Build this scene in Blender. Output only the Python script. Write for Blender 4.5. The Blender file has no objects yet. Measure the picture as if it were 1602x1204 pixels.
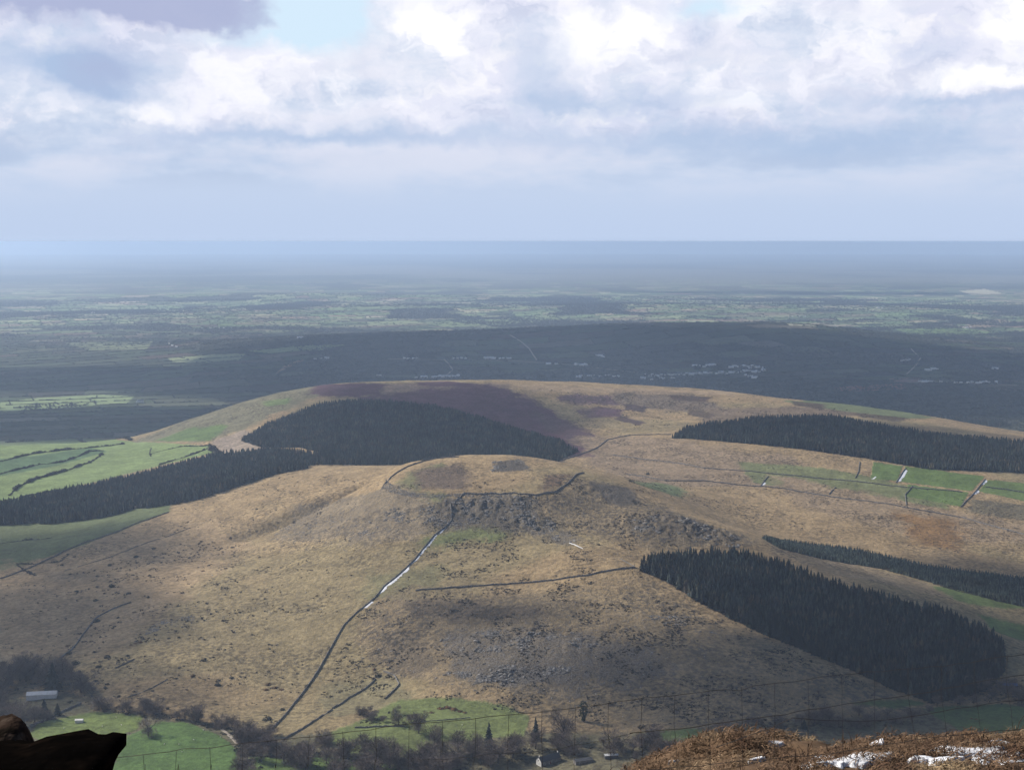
import bpy, math, random
import numpy as np
from mathutils import Vector
R = math.radians
sc = bpy.context.scene
rng = np.random.default_rng(7)
random.seed(7)

# ------------------------------------------------------------------ camera
FPX = 2200.0                     # focal length in photograph pixels (1602 wide)
HOR = 378.0                      # eye level in the photograph
PITCH = math.atan((602 - HOR) / FPX)
cam = bpy.data.cameras.new("camera")
cam.sensor_width = 36.0
cam.lens = 36.0 * FPX / 1602.0
cam.clip_start = 0.1
cam.clip_end = 300000.0
camo = bpy.data.objects.new("camera", cam)
camo.rotation_euler = (math.pi / 2 - PITCH, 0, 0)
sc.collection.objects.link(camo)
sc.camera = camo

# ------------------------------------------------------------------ exposure, render
sc.view_settings.view_transform = 'Standard'
sc.view_settings.look = 'None'
sc.view_settings.exposure = 0.35
sc.view_settings.gamma = 1.0
sc.view_settings.use_curve_mapping = False
cy = sc.cycles
cy.max_bounces = 4
cy.diffuse_bounces = 1
cy.glossy_bounces = 1
cy.transmission_bounces = 1
cy.volume_bounces = 2
cy.transparent_max_bounces = 6
cy.use_denoising = True
cy.caustics_reflective = False
cy.caustics_refractive = False

# ------------------------------------------------------------------ sun
SUN_AZ, SUN_EL = R(-60), R(33)
SUN = np.array([math.sin(SUN_AZ) * math.cos(SUN_EL), math.cos(SUN_AZ) * math.cos(SUN_EL), math.sin(SUN_EL)])
sl = bpy.data.lights.new("sun", 'SUN')
sl.energy = 5.0
sl.angle = R(0.53)
sl.color = (1.0, 0.91, 0.80)
so = bpy.data.objects.new("sun", sl)
so.rotation_euler = Vector(SUN).to_track_quat('Z', 'Y').to_euler()
so.location = (0, 0, 300)
sc.collection.objects.link(so)

# ------------------------------------------------------------------ node helper
class NT:
    def __init__(s, nt):
        s.nt = nt; s.n = nt.nodes; s.l = nt.links
    def node(s, t, **kw):
        n = s.n.new(t)
        for k, v in kw.items(): setattr(n, k, v)
        return n
    def put(s, sock, v):
        if v is None: return
        if isinstance(v, bpy.types.NodeSocket): s.l.new(v, sock)
        else:
            try: sock.default_value = v
            except Exception:
                sock.default_value = (v[0], v[1], v[2], 1.0) if len(v) == 3 else v
    def m(s, op, a, b=None, c=None, clamp=False):
        n = s.node('ShaderNodeMath', operation=op); n.use_clamp = clamp
        s.put(n.inputs[0], a)
        if b is not None: s.put(n.inputs[1], b)
        if c is not None: s.put(n.inputs[2], c)
        return n.outputs[0]
    def mix(s, f, a, b, blend='MIX'):
        n = s.node('ShaderNodeMix', data_type='RGBA', blend_type=blend)
        s.put(n.inputs[0], f); s.put(n.inputs[6], a); s.put(n.inputs[7], b)
        return n.outputs[2]
    def noise(s, vec, scale, detail=3, rough=0.55, out=0, dist=0.0):
        n = s.node('ShaderNodeTexNoise')
        s.put(n.inputs['Vector'], vec); n.inputs['Scale'].default_value = scale
        n.inputs['Detail'].default_value = detail; n.inputs['Roughness'].default_value = rough
        n.inputs['Distortion'].default_value = dist
        return n.outputs[out]
    def smooth(s, v, a, b, lo=0.0, hi=1.0):
        n = s.node('ShaderNodeMapRange', interpolation_type='SMOOTHSTEP')
        s.put(n.inputs[0], v); n.inputs[1].default_value = a; n.inputs[2].default_value = b
        n.inputs[3].default_value = lo; n.inputs[4].default_value = hi
        return n.outputs[0]
    def comb(s, x, y, z):
        n = s.node('ShaderNodeCombineXYZ'); s.put(n.inputs[0], x); s.put(n.inputs[1], y); s.put(n.inputs[2], z)
        return n.outputs[0]
    def sep(s, v):
        n = s.node('ShaderNodeSeparateXYZ'); s.put(n.inputs[0], v); return n.outputs

def lin(r, g, b):
    f = lambda c: (c / 255 / 12.92) if c / 255 <= .04045 else ((c / 255 + .055) / 1.055) ** 2.4
    return (f(r), f(g), f(b), 1.0)

# ------------------------------------------------------------------ world: Nishita sky with cloud layer
w = bpy.data.worlds.new("World"); sc.world = w; w.use_nodes = True
w.node_tree.nodes.clear()
T = NT(w.node_tree)
sky = T.node('ShaderNodeTexSky', sky_type='NISHITA')
sky.sun_disc = False; sky.sun_elevation = SUN_EL; sky.sun_rotation = SUN_AZ
sky.altitude = 600; sky.air_density = 1.0; sky.dust_density = 1.0
bg_sky = T.node('ShaderNodeBackground'); T.put(bg_sky.inputs[0], sky.outputs[0]); bg_sky.inputs[1].default_value = 0.07
tc = T.node('ShaderNodeTexCoord')
dx, dy, dz = T.sep(tc.outputs['Generated'])
U0 = T.m('ARCTAN2', dx, dy)
V0 = T.m('ARCSINE', dz)
# everything below is in (azimuth, elevation) radians around the compass
uv = T.comb(U0, T.m('MULTIPLY', V0, 1.25), 0.0)
wn = T.node('ShaderNodeTexNoise'); T.put(wn.inputs['Vector'], uv)
wn.inputs['Scale'].default_value = 22; wn.inputs['Detail'].default_value = 5; wn.inputs['Roughness'].default_value = 0.6
wx, wy, wz = T.sep(wn.outputs['Color'])
wn2 = T.node('ShaderNodeTexNoise'); T.put(wn2.inputs['Vector'], uv)
wn2.inputs['Scale'].default_value = 90; wn2.inputs['Detail'].default_value = 3
wx2, wy2, wz2 = T.sep(wn2.outputs['Color'])
U = T.m('ADD', U0, T.m('ADD', T.m('MULTIPLY', T.m('SUBTRACT', wx, .5), .050), T.m('MULTIPLY', T.m('SUBTRACT', wx2, .5), .014)))
V = T.m('ADD', V0, T.m('ADD', T.m('MULTIPLY', T.m('SUBTRACT', wy, .5), .032), T.m('MULTIPLY', T.m('SUBTRACT', wy2, .5), .008)))
def blob(px, py, rx, ry, amp=1.0, p=1.0):
    u0 = math.atan((px - 801) / FPX); v0 = math.atan((HOR - py) / FPX)
    a = T.m('DIVIDE', T.m('SUBTRACT', U, u0), rx / FPX); b = T.m('DIVIDE', T.m('SUBTRACT', V, v0), ry / FPX)
    q = T.m('ADD', T.m('MULTIPLY', a, a), T.m('MULTIPLY', b, b))
    if p != 1.0: q = T.m('POWER', q, p)
    return T.m('MULTIPLY', T.m('EXPONENT', T.m('MULTIPLY', q, -1.0)), amp)
def total(lst):
    s = None
    for b in lst:
        g = blob(*b); s = g if s is None else T.m('ADD', s, g)
    return s
deck = T.noise(T.comb(T.m('MULTIPLY', U0, 5.0), T.m('MULTIPLY', V0, 16.0), 3.3), 1.6, 6, .6)       # flat banded cloud near the horizon
puff = T.noise(T.comb(U, T.m('MULTIPLY', V, 1.5), 7.7), 13, 6, .58)                                   # billows higher up
puff_f = T.noise(T.comb(U, T.m('MULTIPLY', V, 1.3), 1.7), 34, 5, .6)
up = T.smooth(V, .052, .092)
horizon = T.mix(T.smooth(V0, .0, .07), lin(192, 209, 237), lin(200, 214, 237))
band = T.m('MULTIPLY', T.smooth(deck, .42, .62), T.smooth(V0, .02, .07))
col = T.mix(T.m('MULTIPLY', band, .9), horizon, lin(226, 229, 244))
col = T.mix(T.m('MULTIPLY', T.smooth(deck, .50, .36), T.m('MULTIPLY', T.smooth(V0, .03, .055), .8)), col, lin(184, 200, 227))
cum = T.m('MULTIPLY', up, T.smooth(T.m('ADD', T.m('MULTIPLY', puff, .7), T.m('MULTIPLY', puff_f, .3)), .38, .56))
col = T.mix(cum, col, lin(230, 232, 249))
col = T.mix(T.m('MULTIPLY', T.m('MULTIPLY', up, T.smooth(puff_f, .56, .72)), .7), col, lin(246, 245, 252))
pl_ = T.noise(T.comb(U, T.m('MULTIPLY', T.m('SUBTRACT', V, .007), 1.5), 7.7), 13, 6, .58)
emb = T.m('SUBTRACT', pl_, puff)          # denser cloud just below: a sunlit top; the reverse: a grey base
col = T.mix(T.m('MULTIPLY', T.smooth(emb, .0, .09), T.m('MULTIPLY', cum, .8)), col, lin(252, 251, 255))
col = T.mix(T.m('MULTIPLY', T.smooth(emb, .0, -.09), T.m('MULTIPLY', cum, .75)), col, lin(196, 205, 230))
WH = total([(655, 55, 70, 55, 1.1), (540, 120, 24, 40, .8), (905, 55, 55, 40, 1.0), (990, 60, 50, 55, 1.0), (1180, 35, 50, 45, .9),
            (1262, 60, 36, 46, .9), (1335, 80, 42, 36, .8), (1568, 60, 42, 55, 1.3), (1165, 160, 24, 22, 1.0), (320, 95, 60, 30, .5),
            (60, 150, 70, 22, .6), (90, 200, 60, 36, .5), (1090, 110, 36, 60, .5), (1540, 140, 120, 14, .8), (215, 185, 90, 16, .5),
            (1370, 20, 30, 30, .9), (720, 60, 40, 40, .6), (500, 90, 70, 50, .35), (405, 140, 90, 50, .4), (300, 160, 150, 40, .35), (640, 170, 160, 50, .35), (880, 100, 80, 40, .4), (1250, 140, 200, 30, .45)])
col = T.mix(T.m('MINIMUM', T.m('MULTIPLY', T.m('MULTIPLY', WH, T.smooth(puff_f, .34, .60, .35, 1.15)), T.smooth(puff, .30, .55, .5, 1.05)), 1.0), col, (1.02, 1.02, 1.07, 1))
DK = total([(960, 165, 190, 22, .6), (1000, 222, 300, 20, .5), (840, 120, 40, 50, .55), (120, 115, 110, 32, 1.0), (150, 140, 55, 26, .6),
            (395, 215, 260, 14, .6), (195, 160, 60, 16, .6), (250, 255, 340, 14, .35), (1430, 100, 60, 18, .35), (1500, 170, 170, 9, .6),
            (1450, 215, 220, 22, .45), (1300, 240, 260, 24, .5), (600, 215, 200, 18, .35), (1080, 45, 30, 30, .3)])
col = T.mix(T.m('MINIMUM', DK, 1.0), col, lin(176, 197, 228))
PU = total([(150, 20, 240, 30, 1.25, 1.6), (330, 35, 100, 26, .9, 1.6), (165, 125, 45, 32, .55), (385, 40, 28, 24, .8)])
col = T.mix(T.m('MINIMUM', PU, .95), col, lin(174, 183, 216))
GA = total([(500, 40, 86, 50, 1.4, 2.0), (390, 66, 90, 10, .5), (1108, 24, 52, 16, 1.0)])
col = T.mix(T.m('MINIMUM', GA, 1.0), col, lin(214, 236, 253))
bg_cl = T.node('ShaderNodeBackground'); T.put(bg_cl.inputs[0], col); bg_cl.inputs[1].default_value = 0.79
# higher overhead the deck breaks up into scattered cloud on blue
brk = T.noise(tc.outputs['Generated'], 2.4, 5, .6)
cov = T.m('MAXIMUM', T.smooth(V0, .34, .20), T.m('MULTIPLY', T.smooth(brk, .56, .70), .35))
mx = T.node('ShaderNodeMixShader'); T.put(mx.inputs[0], cov)
T.l.new(bg_sky.outputs[0], mx.inputs[1]); T.l.new(bg_cl.outputs[0], mx.inputs[2])
wo = T.node('ShaderNodeOutputWorld'); T.l.new(mx.outputs[0], wo.inputs[0])

# ------------------------------------------------------------------ object helpers
C = sc.collection
def tag(o, label=None, cat=None, group=None, kind=None):
    if label: o['label'] = label
    if cat: o['category'] = cat
    if group: o['group'] = group
    if kind: o['kind'] = kind
    return o
def empty(name, loc, rz=0.0, s=1.0, parent=None):
    o = bpy.data.objects.new(name, None); C.objects.link(o)
    o.location = loc; o.rotation_euler = (0, 0, rz); o.scale = (s, s, s); o.empty_display_size = 1
    return o
def mesh_np(name, v, f, mats, midx=None, attrs=None, smooth=False):
    v = np.asarray(v, dtype=np.float32); f = np.asarray(f, dtype=np.int32)
    k = f.shape[1]
    me = bpy.data.meshes.new(name)
    me.vertices.add(len(v)); me.vertices.foreach_set('co', v.ravel())
    me.loops.add(f.size); me.loops.foreach_set('vertex_index', f.ravel())
    me.polygons.add(len(f)); me.polygons.foreach_set('loop_start', np.arange(0, f.size, k, dtype=np.int32))
    for m_ in (mats if isinstance(mats, (list, tuple)) else [mats]): me.materials.append(m_)
    if midx is not None: me.polygons.foreach_set('material_index', np.asarray(midx, dtype=np.int32))
    me.polygons.foreach_set('use_smooth', np.full(len(f), bool(smooth)))
    for an, (typ, arr) in (attrs or {}).items():
        a = me.attributes.new(an, typ, 'POINT')
        if typ == 'FLOAT': a.data.foreach_set('value', np.asarray(arr, dtype=np.float32).ravel())
        else: a.data.foreach_set('color', np.asarray(arr, dtype=np.float32).ravel())
    me.update(calc_edges=True)
    return me
def obj(name, me, parent=None, loc=None, rz=0.0):
    o = bpy.data.objects.new(name, me); C.objects.link(o)
    if parent: o.parent = parent
    if loc is not None: o.location = loc
    if rz: o.rotation_euler = (0, 0, rz)
    return o
class MB:
    """collects polygons for one mesh"""
    def __init__(s): s.v = []; s.f = []; s.mi = []
    def add(s, vs, fs, m=0):
        b = len(s.v); s.v += [tuple(p) for p in vs]; s.f += [tuple(i + b for i in q) for q in fs]; s.mi += [m] * len(fs)
    def box(s, x0, x1, y0, y1, z0, z1, m=0):
        s.add([(x0, y0, z0), (x1, y0, z0), (x1, y1, z0), (x0, y1, z0), (x0, y0, z1), (x1, y0, z1), (x1, y1, z1), (x0, y1, z1)],
              [(0, 3, 2, 1), (4, 5, 6, 7), (0, 1, 5, 4), (1, 2, 6, 5), (2, 3, 7, 6), (3, 0, 4, 7)], m)
    def tube(s, pts, rad, n=6, m=0):
        pts = [Vector(p) for p in pts]; rs = rad if isinstance(rad, (list, tuple)) else [rad] * len(pts)
        vs = []; fs = []
        for i, p in enumerate(pts):
            d = (pts[min(i + 1, len(pts) - 1)] - pts[max(i - 1, 0)]).normalized()
            a = d.cross(Vector((.13, .21, 1))) if abs(d.z) < .95 else d.cross(Vector((1, .2, 0)))
            a.normalize(); b = d.cross(a)
            for j in range(n):
                t = 2 * math.pi * j / n
                vs.append(p + (a * math.cos(t) + b * math.sin(t)) * rs[i])
        for i in range(len(pts) - 1):
            for j in range(n):
                fs.append((i * n + j, i * n + (j + 1) % n, (i + 1) * n + (j + 1) % n, (i + 1) * n + j))
        fs.append(tuple(range(n))[::-1]); fs.append(tuple((len(pts) - 1) * n + j for j in range(n)))
        s.add(vs, fs, m)
    def build(s, name, mats, smooth=False):
        me = bpy.data.meshes.new(name); me.from_pydata(s.v, [], s.f)
        for m_ in (mats if isinstance(mats, (list, tuple)) else [mats]): me.materials.append(m_)
        me.polygons.foreach_set('material_index', np.array(s.mi, dtype=np.int32))
        if smooth: me.polygons.foreach_set('use_smooth', np.ones(len(s.f), dtype=bool))
        me.update(); return me

# ------------------------------------------------------------------ noise in numpy
_tab = rng.random((256, 256)).astype(np.float32)
def vnoise(x, y):
    xi = np.floor(x).astype(np.int64); yi = np.floor(y).astype(np.int64)
    fx = x - xi; fy = y - yi
    fx = fx * fx * fx * (fx * (fx * 6 - 15) + 10); fy = fy * fy * fy * (fy * (fy * 6 - 15) + 10)
    a = _tab[xi & 255, yi & 255]; b = _tab[(xi + 1) & 255, yi & 255]
    c = _tab[xi & 255, (yi + 1) & 255]; d = _tab[(xi + 1) & 255, (yi + 1) & 255]
    return (a + (b - a) * fx) * (1 - fy) + (c + (d - c) * fx) * fy
def fbm(x, y, scale, octv=4, g=.5, seed=0.0):
    s = 0; a = 1; t = 0
    x = np.asarray(x, dtype=np.float64) / scale + 17.3 + seed * 31.7; y = np.asarray(y, dtype=np.float64) / scale + 9.1 + seed * 13.9
    for i in range(octv):
        s = s + a * vnoise(x, y); t += a; a *= g
        x, y = x * 1.9 + y * .6 + 5.1, y * 1.9 - x * .6 + 2.7
    return s / t
def sstep(v, a, b):
    t = np.clip((v - a) / (b - a), 0, 1); return t * t * (3 - 2 * t)

# ------------------------------------------------------------------ the lie of the land
cP, sP = math.cos(PITCH), math.sin(PITCH)
def slope(py):                       # fall per metre of forward distance along a sight line
    b = (602 - np.asarray(py, dtype=float)) / FPX
    return (-sP + b * cP) / (cP + b * sP)
def side(px, py):
    b = (602 - np.asarray(py, dtype=float)) / FPX
    return ((np.asarray(px, dtype=float) - 801) / FPX) / (cP + b * sP)
# survey points: where a sight line meets the hills, with its forward distance
SV = [
 # summit of the near hill and its front
 (620,728,2330),(700,716,2300),(760,713,2290),(800,713,2290),(850,722,2270),(900,742,2180),(700,745,2180),(800,745,2180),(730,771,2090),(850,770,2080),
 (760,800,2035),(700,828,1985),(850,832,1985),(600,765,2150),(560,790,2160),(480,790,2260),
 (995,888,1800),(800,912,1790),(700,915,1790),(950,800,2050),(1000,800,2040),(1080,820,1990),(1150,848,1930),(900,850,1900),
 (600,850,1960),(500,850,2040),(400,850,2130),(640,925,1780),(560,980,1700),(450,950,1800),
 (700,980,1670),(900,980,1640),(700,1050,1560),(900,1050,1530),(800,1110,1470),(600,1070,1560),(500,1100,1520),
 (1000,1000,1600),(1000,1100,1460),(1100,945,1710),(1180,985,1645),(1250,1012,1600),(1330,1045,1555),(1400,1076,1520),(1200,1060,1500),(1200,1110,1440),(1320,1110,1440),
 # ground under the plantation on the right
 (1100,880,1890),(1240,880,1880),(1400,930,1790),(1550,990,1690),(1300,960,1720),(1450,1010,1640),(1560,1060,1560),(1500,1090,1510),
 # left flank
 (600,745,2330),(620,740,2360),(550,740,2420),(450,737,2560),(360,760,2480),(260,800,2350),(130,850,2180),(10,902,2050),
 (300,850,2180),(200,900,2000),(100,950,1870),(10,1000,1760),(350,900,1960),(250,960,1800),(150,1030,1640),(300,1030,1620),(420,1030,1640),
 (10,1060,1590),(100,1090,1520),(250,1100,1500),(400,1110,1490),
 # valley floor
 (0,1150,1410),(150,1150,1405),(300,1150,1400),(450,1150,1400),(600,1130,1430),(700,1150,1395),(850,1150,1395),(1000,1150,1380),(1150,1150,1370),(1300,1140,1390),(1450,1125,1430),(1602,1110,1450),
 (0,1190,1330),(300,1190,1335),(600,1190,1335),(900,1190,1330),(1200,1190,1310),(1602,1180,1330),
 (0,1300,1160),(400,1300,1160),(800,1300,1160),(1200,1300,1150),(1602,1300,1150),
 # fields and plantation on the far left
 (0,840,2300),(100,830,2340),(0,790,2560),(200,770,2620),(100,750,2800),(0,730,2950),(200,715,3120),(0,697,3330),(150,693,3400),(330,712,3000),(420,712,2900),(-150,700,3200),(-150,900,2000),
 # back hill
 (210,692,3420),(300,656,3500),(400,623,3600),(500,605,3680),(600,599,3720),(680,597,3740),(800,598,3780),(900,601,3800),(1000,605,3800),(1100,611,3780),(1200,621,3720),(1350,636,3600),(1480,656,3450),(1600,682,3250),
 (420,690,3000),(500,665,3150),(600,640,3350),(700,630,3420),(600,680,3060),(500,705,2850),(600,722,2780),(700,700,2930),(800,650,3300),(850,690,3020),(900,710,2900),(780,720,2820),
 (950,650,3350),(1050,640,3450),(1000,700,2930),(1050,680,3020),(1200,690,2900),(1200,650,3250),(1350,690,2920),(1350,655,3250),(1500,700,2880),(1500,672,3150),(1602,720,2800),(1700,700,2900),
 (950,740,2650),(1050,760,2500),(1150,740,2680),(1300,740,2680),(1450,765,2560),(1602,770,2560),(1200,800,2360),(1350,820,2300),(1500,850,2210),(1602,870,2160),
 (1190,838,2180),(1300,875,2030),(1400,900,1960),(1602,940,1880),(1500,915,1940),(1602,1000,1740),(1700,950,1850),
]
_px, _py, _Y = [np.array(c, dtype=float) for c in zip(*SV)]
_X = side(_px, _py) * _Y; _Z = slope(_py) * _Y
# ground out of sight: behind the crests and to the sides
EX = [(x_, y_, z_) for y_, z_ in ((4350, -585), (4800, -600), (5200, -600)) for x_ in (-2400, -1600, -800, 0, 800, 1600, 2400)]
EX += [(-1500, 3700, -575), (-900, 3950, -560), (-2200, 3300, -570), (-2200, 2400, -545), (-1800, 1600, -525), (1900, 3900, -560), (2300, 3000, -520), (2000, 2200, -520), (1500, 1500, -525),
       (0, 4050, -520), (500, 4080, -525), (1000, 3980, -530), (-500, 4020, -530)]
CX = np.concatenate([_X, [e[0] for e in EX]]) / 1000; CYY = np.concatenate([_Y, [e[1] for e in EX]]) / 1000; CZ = np.concatenate([_Z, [e[2] for e in EX]])
def _phi(r2): return .5 * r2 * np.log(r2 + 1e-12)
n_ = len(CX)
A = _phi((CX[:, None] - CX) ** 2 + (CYY[:, None] - CYY) ** 2) + np.eye(n_) * 0.0006
Pm = np.stack([np.ones(n_), CX, CYY], 1)
K = np.block([[A, Pm], [Pm.T, np.zeros((3, 3))]])
sol = np.linalg.solve(K, np.concatenate([CZ, np.zeros(3)]))
GX0, GY0, GS = -3200.0, 900.0, 12.0
gx = np.arange(GX0, 3200.1, GS); gy = np.arange(GY0, 5300.1, GS)
GXX, GYY = np.meshgrid(gx / 1000, gy / 1000, indexing='ij')
G = sol[n_] + sol[n_ + 1] * GXX + sol[n_ + 2] * GYY
for i in range(n_): G += sol[i] * _phi((GXX - CX[i]) ** 2 + (GYY - CYY[i]) ** 2)
def tps(x, y):
    u = np.clip((x - GX0) / GS, 0, len(gx) - 1.001); v = np.clip((y - GY0) / GS, 0, len(gy) - 1.001)
    i = u.astype(int); j = v.astype(int); a = u - i; b = v - j
    return G[i, j] * (1 - a) * (1 - b) + G[i + 1, j] * a * (1 - b) + G[i, j + 1] * (1 - a) * b + G[i + 1, j + 1] * a * b
GUL = [np.array([side(598, 752) * 2325, 2325.0]), np.array([side(385, 835) * 2165, 2165.0])]
CRAGS = []        # (x, y, rx, ry, amp) filled in below
def plain(x, y):
    r = np.hypot(x, y)
    z = -612 + 26 * (fbm(x, y, 2600, 3, .45, 3) - .5) * 2
    # the long ridge beyond the village, highest right of centre, and a lower one on the left
    z = z + 148 * np.exp(-((y - 8000 - .06 * (x - 1200)) / 800) ** 2 - ((x - 1350) / np.where(x < 1350, 2300, 1080)) ** 2)
    z = z + 34 * np.exp(-((y - 7800) / 420) ** 2 - ((x + 1100) / 900) ** 2)
    z = z + 40 * np.exp(-((y - 12500) / 900) ** 2 - ((x - 800) / 3200) ** 2)
    z = z + 50 * np.exp(-((y - 15500) / 900) ** 2 - ((x + 2400) / 2600) ** 2)
    z = np.where(r > 15000, z + (-600 - z) * sstep(r, 15000, 22000), z)
    far = sstep(r, 20000, 30000)
    z = z + far * 30 * (fbm(x, y, 7000, 2, .5, 6) - .5)
    return z
def near(x, y):
    # bank in front of the feet, steep mountainside below, rising ground behind
    rt = sstep(x, -0.2, 1.6)
    lump = (fbm(x, y, .55, 3, .5, 11) - .5)
    crest = 8.0 + .6 * (fbm(x, y * 0, 1.3, 2, .5, 4) - .5)
    zc = -(3.365 - .42 * rt + .02 * np.clip(4 - x, 0, 4))
    z1 = zc + .22 * (8.0 - np.clip(y, 5.2, 8.0)) + np.clip(5.2 - y, 0, 5.2) * .14
    z1 = z1 + .26 * lump - .03
    d = np.clip(y - crest, 0, None)
    z2 = -.30 * np.clip(d, 0, 1) - .55 * np.clip(d - 1, 0, 30) - .448 * np.clip(d - 31, 0, None)
    z = z1 + z2 + .05 * np.clip(-y, 0, 40) - .30 * np.clip(-y - 60, 0, None)
    z = z - .22 * np.clip(np.abs(x) - 900, 0, None)
    z = z + sstep(y, 40, 300) * 16 * (fbm(x, y, 120, 4, .5, 8) - .6)
    return np.maximum(z, -604 + 0 * z)
def H(x, y):
    x = np.asarray(x, dtype=float); y = np.asarray(y, dtype=float)
    r = np.hypot(x, y); az = np.arctan2(x, y)
    azc = np.clip(az, -R(27), R(27))
    z = tps(r * np.sin(azc), r * np.cos(azc))
    relief = 5.0 * (fbm(x, y, 95, 4, .5, 1) - .5) + 1.1 * (fbm(x, y, 14, 2, .6, 2) - .5)
    flat = 1 - .85 * sstep(-z, 500, 520)
    z = z + relief * flat
    for (cx, cyy, rx, ry, am) in CRAGS:
        sel = (np.abs(x - cx) < 2.6 * rx) & (np.abs(y - cyy) < 2.6 * ry)
        if not np.any(sel): continue
        g = np.exp(-((x - cx) / rx) ** 2 - ((y - cyy) / ry) ** 2)
        z = z + np.where(sel, g * am * .62 * (.25 + 1.6 * np.abs(fbm(x, y, 16, 3, .55, 5) - .5) * 2 * 1.4), 0)
    # shallow gully slanting down the left shoulder
    ux, uy = GUL[1] - GUL[0]; L_ = math.hypot(ux, uy); ux /= L_; uy /= L_
    al = (x - GUL[0][0]) * ux + (y - GUL[0][1]) * uy; ac = -(x - GUL[0][0]) * uy + (y - GUL[0][1]) * ux + .06 * al
    z = z - 15 * np.exp(-(ac / 24) ** 2) * sstep(al, -20, 40) * (1 - sstep(al, L_ - 60, L_ + 80))
    t = sstep(r, 4250, 4800)
    z = z * (1 - t) + plain(x, y) * t
    n = near(x, y)
    t = sstep(y, 1150, 1290)
    z = n * (1 - t) + z * t
    return z
def hit(pts, y0=1240.0, y1=30000.0):
    """world point where the sight line through each photograph point first meets the ground beyond y0"""
    pts = np.atleast_2d(np.asarray(pts, dtype=float))
    ys = y0 * np.exp(np.arange(0, math.log(y1 / y0), .0016))
    sl_ = slope(pts[:, 1])[:, None]; sd = side(pts[:, 0], pts[:, 1])[:, None]
    zz = sl_ * ys; hh = H(sd * ys, np.broadcast_to(ys, zz.shape))
    below = zz <= hh
    k = np.argmax(below, axis=1); k[~below.any(axis=1)] = len(ys) - 1
    k = np.maximum(k, 1); i = np.arange(len(pts))
    d0 = zz[i, k - 1] - hh[i, k - 1]; d1 = zz[i, k] - hh[i, k]
    t = np.clip(d0 / (d0 - d1 + 1e-9), 0, 1)
    Y = ys[k - 1] + (ys[k] - ys[k - 1]) * t
    X = sd[:, 0] * Y
    return np.stack([X, Y, H(X, Y)], 1)
def crag(px, py, rx, ry, am):
    p = hit([(px, py)])[0]; return (p[0], p[1], rx, ry, am)
CRAGS = [crag(740, 795, 38, 30, 6), crag(700, 797, 26, 30, 4), crag(790, 785, 30, 20, 8), crag(820, 812, 28, 30, 5), crag(850, 830, 24, 30, 5), crag(1000, 815, 40, 40, 6), crag(1070, 820, 40, 40, 6),
         crag(1130, 838, 34, 30, 5), crag(930, 770, 40, 30, 4), crag(640, 800, 60, 30, 3), crag(560, 815, 50, 40, 3), crag(800, 725, 26, 14, 4), crag(780, 730, 20, 14, 3),
         crag(780, 1000, 80, 24, 3.5), crag(790, 1050, 60, 20, 3.5), crag(900, 1010, 50, 30, 3)]
# ------------------------------------------------------------------ materials
def pmat(name, color=(.5, .5, .5), rough=.9, spec=.2):
    m = bpy.data.materials.new(name); m.use_nodes = True
    b = m.node_tree.nodes['Principled BSDF']
    b.inputs['Base Color'].default_value = (*color[:3], 1); b.inputs['Roughness'].default_value = rough
    b.inputs['Specular IOR Level'].default_value = spec
    return m, NT(m.node_tree), b
def speck(name, c1, c2, scale, rough=.9, objrand=0.0, bump=0.0, c3=None, scale2=None, coord='Object', lo=.35, hi=.65, attr=None):
    """two- or three-tone mottled material"""
    m, t, b = pmat(name, c1, rough)
    if coord == 'Object': v = t.node('ShaderNodeTexCoord').outputs['Object']
    else: v = t.node('ShaderNodeNewGeometry').outputs['Position']
    n = t.noise(v, scale, 4, .6)
    c = t.mix(t.smooth(n, lo, hi), (*c1, 1), (*c2, 1))
    if c3 is not None: c = t.mix(t.smooth(t.noise(v, scale2 or scale * .2, 3), .5, .68), c, (*c3, 1))
    if attr:
        a = t.node('ShaderNodeAttribute', attribute_name=attr)
        c = t.mix(1.0, c, t.comb(a.outputs['Fac'], a.outputs['Fac'], a.outputs['Fac']), 'MULTIPLY')
    if objrand:
        oi = t.node('ShaderNodeObjectInfo')
        f = t.m('ADD', t.m('MULTIPLY', oi.outputs['Random'], objrand), 1 - objrand / 2)
        c = t.mix(1.0, c, t.comb(f, f, f), 'MULTIPLY')
    t.put(b.inputs['Base Color'], c)
    if bump:
        bn = t.node('ShaderNodeBump'); bn.inputs['Distance'].default_value = bump; t.put(bn.inputs['Height'], n); t.l.new(bn.outputs[0], b.inputs['Normal'])
    return m

M_stone = speck('drystone', (.20, .19, .18), (.09, .088, .085), 1.6, coord='World', bump=.3, c3=(.30, .29, .28), scale2=.6)
M_scree = speck('scree_stone', (.19, .18, .165), (.075, .068, .060), .9, coord='World', c3=(.31, .30, .285), scale2=.3)
M_conifer = speck('spruce_needles', (.024, .033, .028), (.013, .019, .018), .5, objrand=.5, coord='World', attr=None)
M_conifer_f = speck('spruce_needles_mass', (.031, .043, .036), (.018, .026, .024), .14, coord='World', attr='shade', c3=(.062, .054, .036), scale2=.045)
M_larch = speck('young_conifer', (.060, .080, .068), (.042, .058, .050), .2, coord='World', attr='shade', c3=(.075, .085, .060), scale2=.02)
M_bark = speck('bark', (.07, .055, .045), (.04, .034, .03), 3)
M_twig = speck('bare_twigs', (.165, .135, .118), (.11, .09, .08), .6, objrand=.5)
M_ivy = speck('ivy_leaves', (.020, .034, .018), (.035, .05, .025), 1.2)
M_gorse = speck('scrub', (.060, .056, .036), (.035, .034, .026), 1.0, objrand=.6)
M_scrub = speck('scrub_mass', (.060, .048, .034), (.030, .027, .022), .5, coord='World', attr='shade')
M_fern = speck('rusty_bracken', (.17, .085, .035), (.09, .05, .028), 1.0, objrand=.5)
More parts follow.
